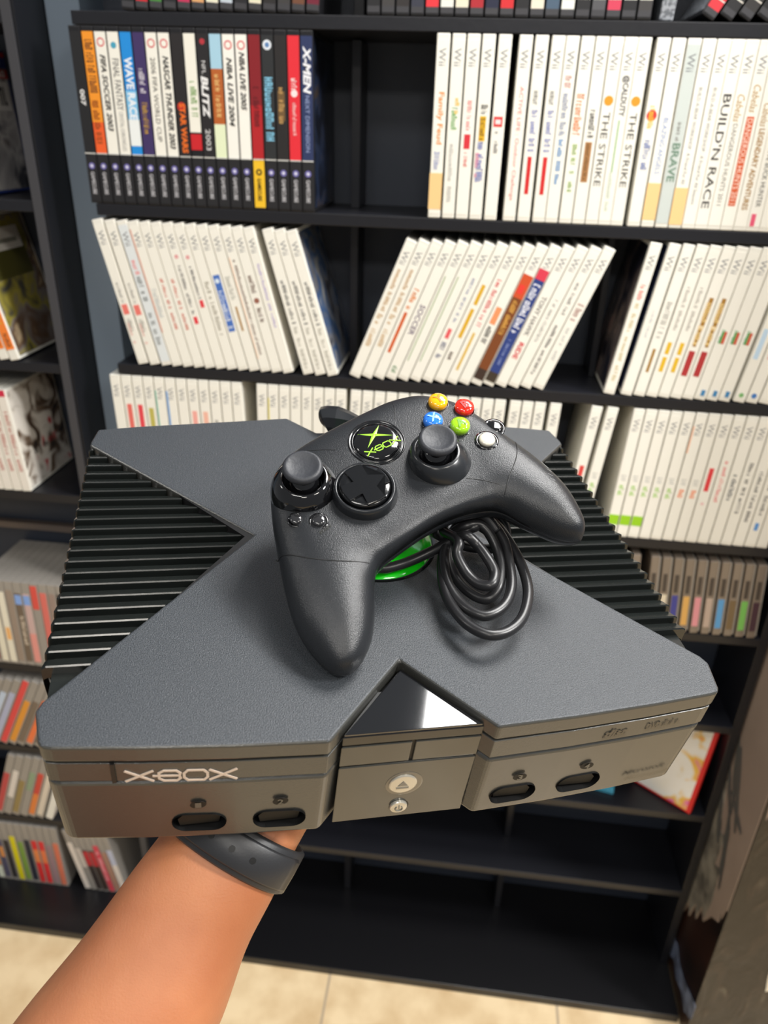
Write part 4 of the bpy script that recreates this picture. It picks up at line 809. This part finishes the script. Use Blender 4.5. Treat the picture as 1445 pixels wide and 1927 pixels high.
btn(66.2, -21.2, 4.6, 1.6, M_sock, soc=6.6); btn(54.9, -28.8, 4.6, 2.2, mat('milky_white_button', (205, 200, 184), .15, coat=.6), soc=6.8)
btn(-63.2, -21.5, 3.2, 1.8, mat('smoky_clear_button', (38, 38, 40), .08, coat=1), soc=4.6); btn(-53.6, -28.6, 3.6, 2.2, MATS['smoky_clear_button'], soc=5.2)
V, F, _ = text_unit('START', .02)
new_obj('start_lettering', mesh([((-57+8*u)/1000, (-36.6+1.9*v+u*1.4)/1000, (surf(-53, -35)+.35)/1000) for u, v in V], F), M_conf, pad)
# scratches on the right grip
for i in range(7):
    x = 78-1.2*i+random.uniform(-1, 1); y = -56-3.4*i; a = random.uniform(-.6, .6)+2.3
    P = [(x+t*3.0*math.cos(a), y+t*3.0*math.sin(a)) for t in (0, .5, 1)]
    new_obj('scratch', tube([(p[0], p[1], surf(*p)) for p in P], .13, 5), mat('scuffed_plastic', (150, 150, 150), .6), pad)
# cable: coil lying on the console top plus the loose run to the left
CAB = [(-5.8, 104.1, 7.0), (1.1, 105.0, 6.0), (6.5, 105.1, 6.0), (17.6, 107.2, 8.0), (30.7, 108.7, 14.0), (41.9, 108.8, 22.0), (49.2, 109.5, 28.0), (54.8, 111.0, 30.0), (60.5, 128.0, 26.0), (68.7, 120.2, 24.0), (73.3, 102.2, 22.0), (75.3, 85.5, 19.0), (73.6, 70.1, 16.0), (65.9, 55.0, 14.0), (55.6, 46.7, 13.0), (45.1, 45.0, 13.0), (37.4, 52.3, 12.0), (33.1, 63.8, 11.0), (31.7, 77.3, 10.0), (33.1, 93.1, 11.0), (37.8, 109.4, 14.0), (44.8, 118.6, 20.0), (51.4, 118.6, 30.0), (62.5, 117.3, 29.0), (68.6, 102.9, 25.0), (68.5, 88.7, 20.0), (65.6, 74.3, 16.0), (58.3, 63.3, 14.0), (47.8, 58.1, 13.0), (40.5, 63.1, 12.0), (35.9, 74.2, 11.0), (34.1, 88.0, 12.0), (35.9, 103.0, 16.0), (41.3, 112.0, 22.0), (47.7, 110.2, 30.0), (57.2, 109.8, 30.0), (63.1, 100.3, 24.0), (63.5, 87.3, 18.0), (59.3, 76.8, 14.0), (53.6, 73.2, 10.0), (47.6, 78.4, 8.0), (42.0, 90.1, 8.0), (39.6, 101.4, 12.0), (41.3, 108.2, 20.0), (44.8, 100.7, 31.0), (50.8, 96.0, 28.0), (54.4, 86.4, 26.0), (56.2, 78.3, 23.0), (52.3, 71.9, 21.0), (46.7, 75.9, 19.0), (42.3, 84.3, 20.0), (39.4, 93.4, 24.0), (41.3, 100.5, 28.0), (38.3, 116.4, 22.0), (40.4, 122.0, 26.0), (47.1, 123.2, 30.0), (57.5, 126.0, 31.0), (68.2, 126.2, 28.0), (75.3, 121.4, 22.0), (77.1, 116.9, 15.0), (77.5, 116.7, 8.0), (58.8, 122.4, 4.0), (40.0, 126.9, 10.0), (33.5, 121.2, 20.0), (37.0, 114.0, 34.0), (47.7, 114.2, 36.0), (58.8, 113.2, 34.0), (65.3, 107.7, 28.0)]
P0 = [(-30, 108, 9), (-16, 104.5, 7)]+CAB
PC = catmull([tuple(p) for p in P0], 7)
cab = new_obj('cable', tube(PC, 2.85, 14), mat('black_rubber_cable', (30, 30, 32), .33), None, smooth=True)
cab.matrix_world = pad.matrix_world.inverted() @ cm4; cab.parent = pad; cab.matrix_parent_inverse = Matrix()
cab.matrix_local = pad.matrix_world.inverted() @ cm4
# strain relief lump behind the controller
lump = new_obj('cable_plug', tube(catmull([(-13, 262, 6), (-9, 262, 8), (-3, 260, 9), (5, 257, 9.5), (12, 253, 10), (22, 246, 11), (36, 232, 14)], 5), [2+min(7.2, k*1.9)-(max(0, k-11)*.45 if k < 22 else 4.9) for k in range(31)], 8), M_pads, pad)
lump.matrix_local = pad.matrix_world.inverted() @ cm4
# ---------------------------------------------------------------- arm, hand and watch
def skin_mat():
    mt = bpy.data.materials.new('warm_tan_skin'); mt.use_nodes = True; nt = mt.node_tree; b = nt.nodes['Principled BSDF']; L = nt.links.new
    tc = nt.nodes.new('ShaderNodeTexCoord'); n = nt.nodes.new('ShaderNodeTexNoise'); n.inputs['Scale'].default_value = 18; n.inputs['Detail'].default_value = 4
    r = nt.nodes.new('ShaderNodeValToRGB'); e = r.color_ramp.elements; e[0].position = .35; e[0].color = (*srgb((176, 108, 70)), 1); e[1].position = .7; e[1].color = (*srgb((198, 130, 88)), 1)
    n2 = nt.nodes.new('ShaderNodeTexNoise'); n2.inputs['Scale'].default_value = 900; bp = nt.nodes.new('ShaderNodeBump'); bp.inputs['Strength'].default_value = .25; bp.inputs['Distance'].default_value = .0006
    L(tc.outputs['Object'], n.inputs[0]); L(n.outputs[0], r.inputs[0]); L(r.outputs[0], b.inputs['Base Color']); L(tc.outputs['Object'], n2.inputs[0]); L(n2.outputs[0], bp.inputs['Height']); L(bp.outputs[0], b.inputs['Normal'])
    b.inputs['Roughness'].default_value = .5; b.inputs['Subsurface Weight'].default_value = .12; b.inputs['Subsurface Radius'].default_value = (1, .35, .2); b.inputs['Subsurface Scale'].default_value = .004
    return mt
XW = Vector((.97679, -.1823, .11246))          # across the arm, console frame
XD = Vector((.21313, .77476, -.59525))         # depth direction, console frame
def ringpts(c, ax, w, t, n=28, e=.9, nrm=None):
    ax = Vector(ax).normalized(); a = XW-ax*XW.dot(ax); a.normalize(); b = ax.cross(a) if nrm is None else nrm
    return [Vector(c)+a*w*math.copysign(abs(math.cos(2*math.pi*k/n))**e, math.cos(2*math.pi*k/n))+b*t*math.copysign(abs(math.sin(2*math.pi*k/n))**e, math.sin(2*math.pi*k/n)) for k in range(n)]
ARM = [((-236, -143, -275), 54, 49), ((-192.6, -96.3, -227.7), 51, 46), ((-157, -57, -186.4), 47.3, 41), ((-126.7, -27.1, -157.5), 42.1, 35), ((-106, -2.4, -134.4), 36.4, 28), ((-89, 13.5, -116.5), 33.8, 24.3), ((-79.5, 25, -107), 33, 22), ((-69, 40, -101), 34, 18.5), ((-57, 60, -95), 38, 15.5), ((-46, 80, -91.5), 40, 13.5), ((-37, 104, -91), 42, 12.5), ((-28, 122, -91), 41, 11.5), ((-26, 130, -91), 36, 8)]
AK = catmull([(*c, w_, t_) for c, w_, t_ in ARM], 4)
bm = bmesh.new(); rings = []
for i, s_ in enumerate(AK):
    c = Vector(s_[:3]); ax = Vector(AK[min(i+1, len(AK)-1)][:3])-Vector(AK[max(i-1, 0)][:3])
    rings.append([bm.verts.new(p/1000) for p in ringpts(c, ax, s_[3], s_[4])])
for a_, b_ in zip(rings, rings[1:]):
    for k in range(28): bm.faces.new((a_[k], a_[(k+1) % 28], b_[(k+1) % 28], b_[k]))
bm.faces.new(rings[0][::-1]); bm.faces.new(rings[-1])
def finger(pts, r):
    me = tube(catmull(pts, 5), None or [r[0]+(r[1]-r[0])*k/((len(pts)-1)*5) for k in range((len(pts)-1)*5+1)], 14); bm.from_mesh(me)
    for p, q in ((pts[-1], r[1]),):
        bmesh.ops.create_icosphere(bm, subdivisions=2, radius=q/1000, matrix=Matrix.Translation(Vector(p)/1000))
finger([(-58, 108, -92), (-66, 132, -91), (-72, 154, -88.5), (-76, 174, -86.5)], (9.2, 7.2))
finger([(-38, 112, -92), (-40, 142, -91.5), (-42, 168, -88.5), (-43, 190, -86.6)], (9.2, 7.4))
finger([(-16, 112, -92), (-12, 142, -91.5), (-9, 166, -88.5), (-7, 186, -86.5)], (9, 7.2))
finger([(4, 106, -92), (12, 128, -91), (19, 148, -87.5), (24, 162, -86)], (8, 6.4))
finger([(-72, 62, -94), (-92, 76, -92), (-108, 94, -90), (-118, 112, -88.5)], (11.5, 8.4))
arm_me = bm_mesh(bm)
arm = new_obj('person', arm_me, skin_mat())
arm.matrix_world = cm4
rm = arm.modifiers.new('join', 'REMESH'); rm.mode = 'VOXEL'; rm.voxel_size = .0022; rm.use_smooth_shade = True
sm_ = arm.modifiers.new('smooth', 'SMOOTH'); sm_.factor = .6; sm_.iterations = 9
bpy.context.view_layer.update(); me = bpy.data.meshes.new_from_object(arm.evaluated_get(bpy.context.evaluated_depsgraph_get())); arm.modifiers.clear(); mtl = arm.data.materials[0]; arm.data = me
if not me.materials: me.materials.append(mtl)
for p in me.polygons: p.use_smooth = True
tag(arm, 'bare forearm of a person reaching in from below, palm raised under the console', 'person')
for i, (nm_, p) in enumerate([('thumbnail', (-120, 114, -96)), ('fingernail', (-77, 176, -93.2)), ('fingernail', (-43, 192, -93.6)), ('fingernail', (-6.6, 188, -93.2)), ('fingernail', (24.6, 164, -92))]):
    bmn = bmesh.new(); bmesh.ops.create_uvsphere(bmn, u_segments=14, v_segments=8, radius=1, matrix=Matrix.Translation(Vector(p)/1000) @ Matrix.Diagonal((.0045, .006, .0012, 1)))
    new_obj(nm_, bm_mesh(bmn), mat('pale_nail', (226, 180, 150), .3), arm, smooth=True)
# watch band
wt = empty('wrist_watch'); tag(wt, 'dark grey silicone watch band buckled around the wrist', 'watch'); wt.matrix_world = cm4
M_band = mat('dark_grey_silicone', (44, 45, 48), .42, bump=.05, bscale=900)
def band(name, c, ax, w_, t_, hw, th, k0=0, k1=40, n=40, parent=wt, mt=M_band, off=0):
    """strap: rounded rectangle section swept round the wrist"""
    ax = Vector(ax).normalized(); a = XW-ax*XW.dot(ax); a.normalize(); b = ax.cross(a)
    V = []; F = []; prof = [(-hw, .25), (-hw+1.2, 1), (0, 1.1), (hw-1.2, 1), (hw, .25), (hw, 0), (-hw, 0)]; m_ = len(prof)
    ks = range(k0, k1+1)
    for k in ks:
        t = 2*math.pi*k/n; c_, s_ = math.cos(t), math.sin(t)
        base_ = Vector(c)+a*w_*c_+b*t_*s_; nr = (a*c_/w_+b*s_/t_).normalized()
        for (u, h) in prof: V.append((base_+ax*u+nr*(h*th+off))/1000)
    cnt = len(list(ks)); full = (k1-k0 == n)
    if full: V = V[:-m_]; cnt -= 1
    for i in range(cnt if full else cnt-1):
        for j in range(m_): F.append((i*m_+j, i*m_+(j+1) % m_, ((i+1) % cnt)*m_+(j+1) % m_, ((i+1) % cnt)*m_+j))
    if not full: F += [tuple(range(m_))[::-1], tuple((cnt-1)*m_+j for j in range(m_))]
    bmx = bmesh.new(); bmx.from_mesh(mesh(V, F)); return new_obj(name, bm_mesh(bmx), mt, parent, smooth=True), (a, b, ax)
WC = Vector((-80.5, 24, -107)); WA = Vector((.56, .6, .57))
(b1, fr) = band('strap', WC, WA, 35.8, 25.6, 11.5, 2.4)
(b2, _) = band('strap_tail', WC, WA, 35.8, 25.6, 8.5, 1.6, 24, 38, off=2.7)
(b3, _) = band('watch_case', WC, WA, 35.8, 25.6, 19, 7, 5, 15, off=1, mt=M_sock)
a, b, ax = fr
for k in (27, 29, 31, 33):
    t = 2*math.pi*k/40; p = WC+a*35.8*math.cos(t)+b*25.6*math.sin(t); nr = (a*math.cos(t)/35.8+b*math.sin(t)/25.6).normalized()
    h_ = new_obj('strap_hole', lathe([(1.6, 0), (1.6, .3), (.01, .32)], 20), M_dark, wt)
    h_.matrix_local = Matrix.Translation((p+nr*4.35)/1000) @ nr.to_track_quat('Z', 'Y').to_matrix().to_4x4()
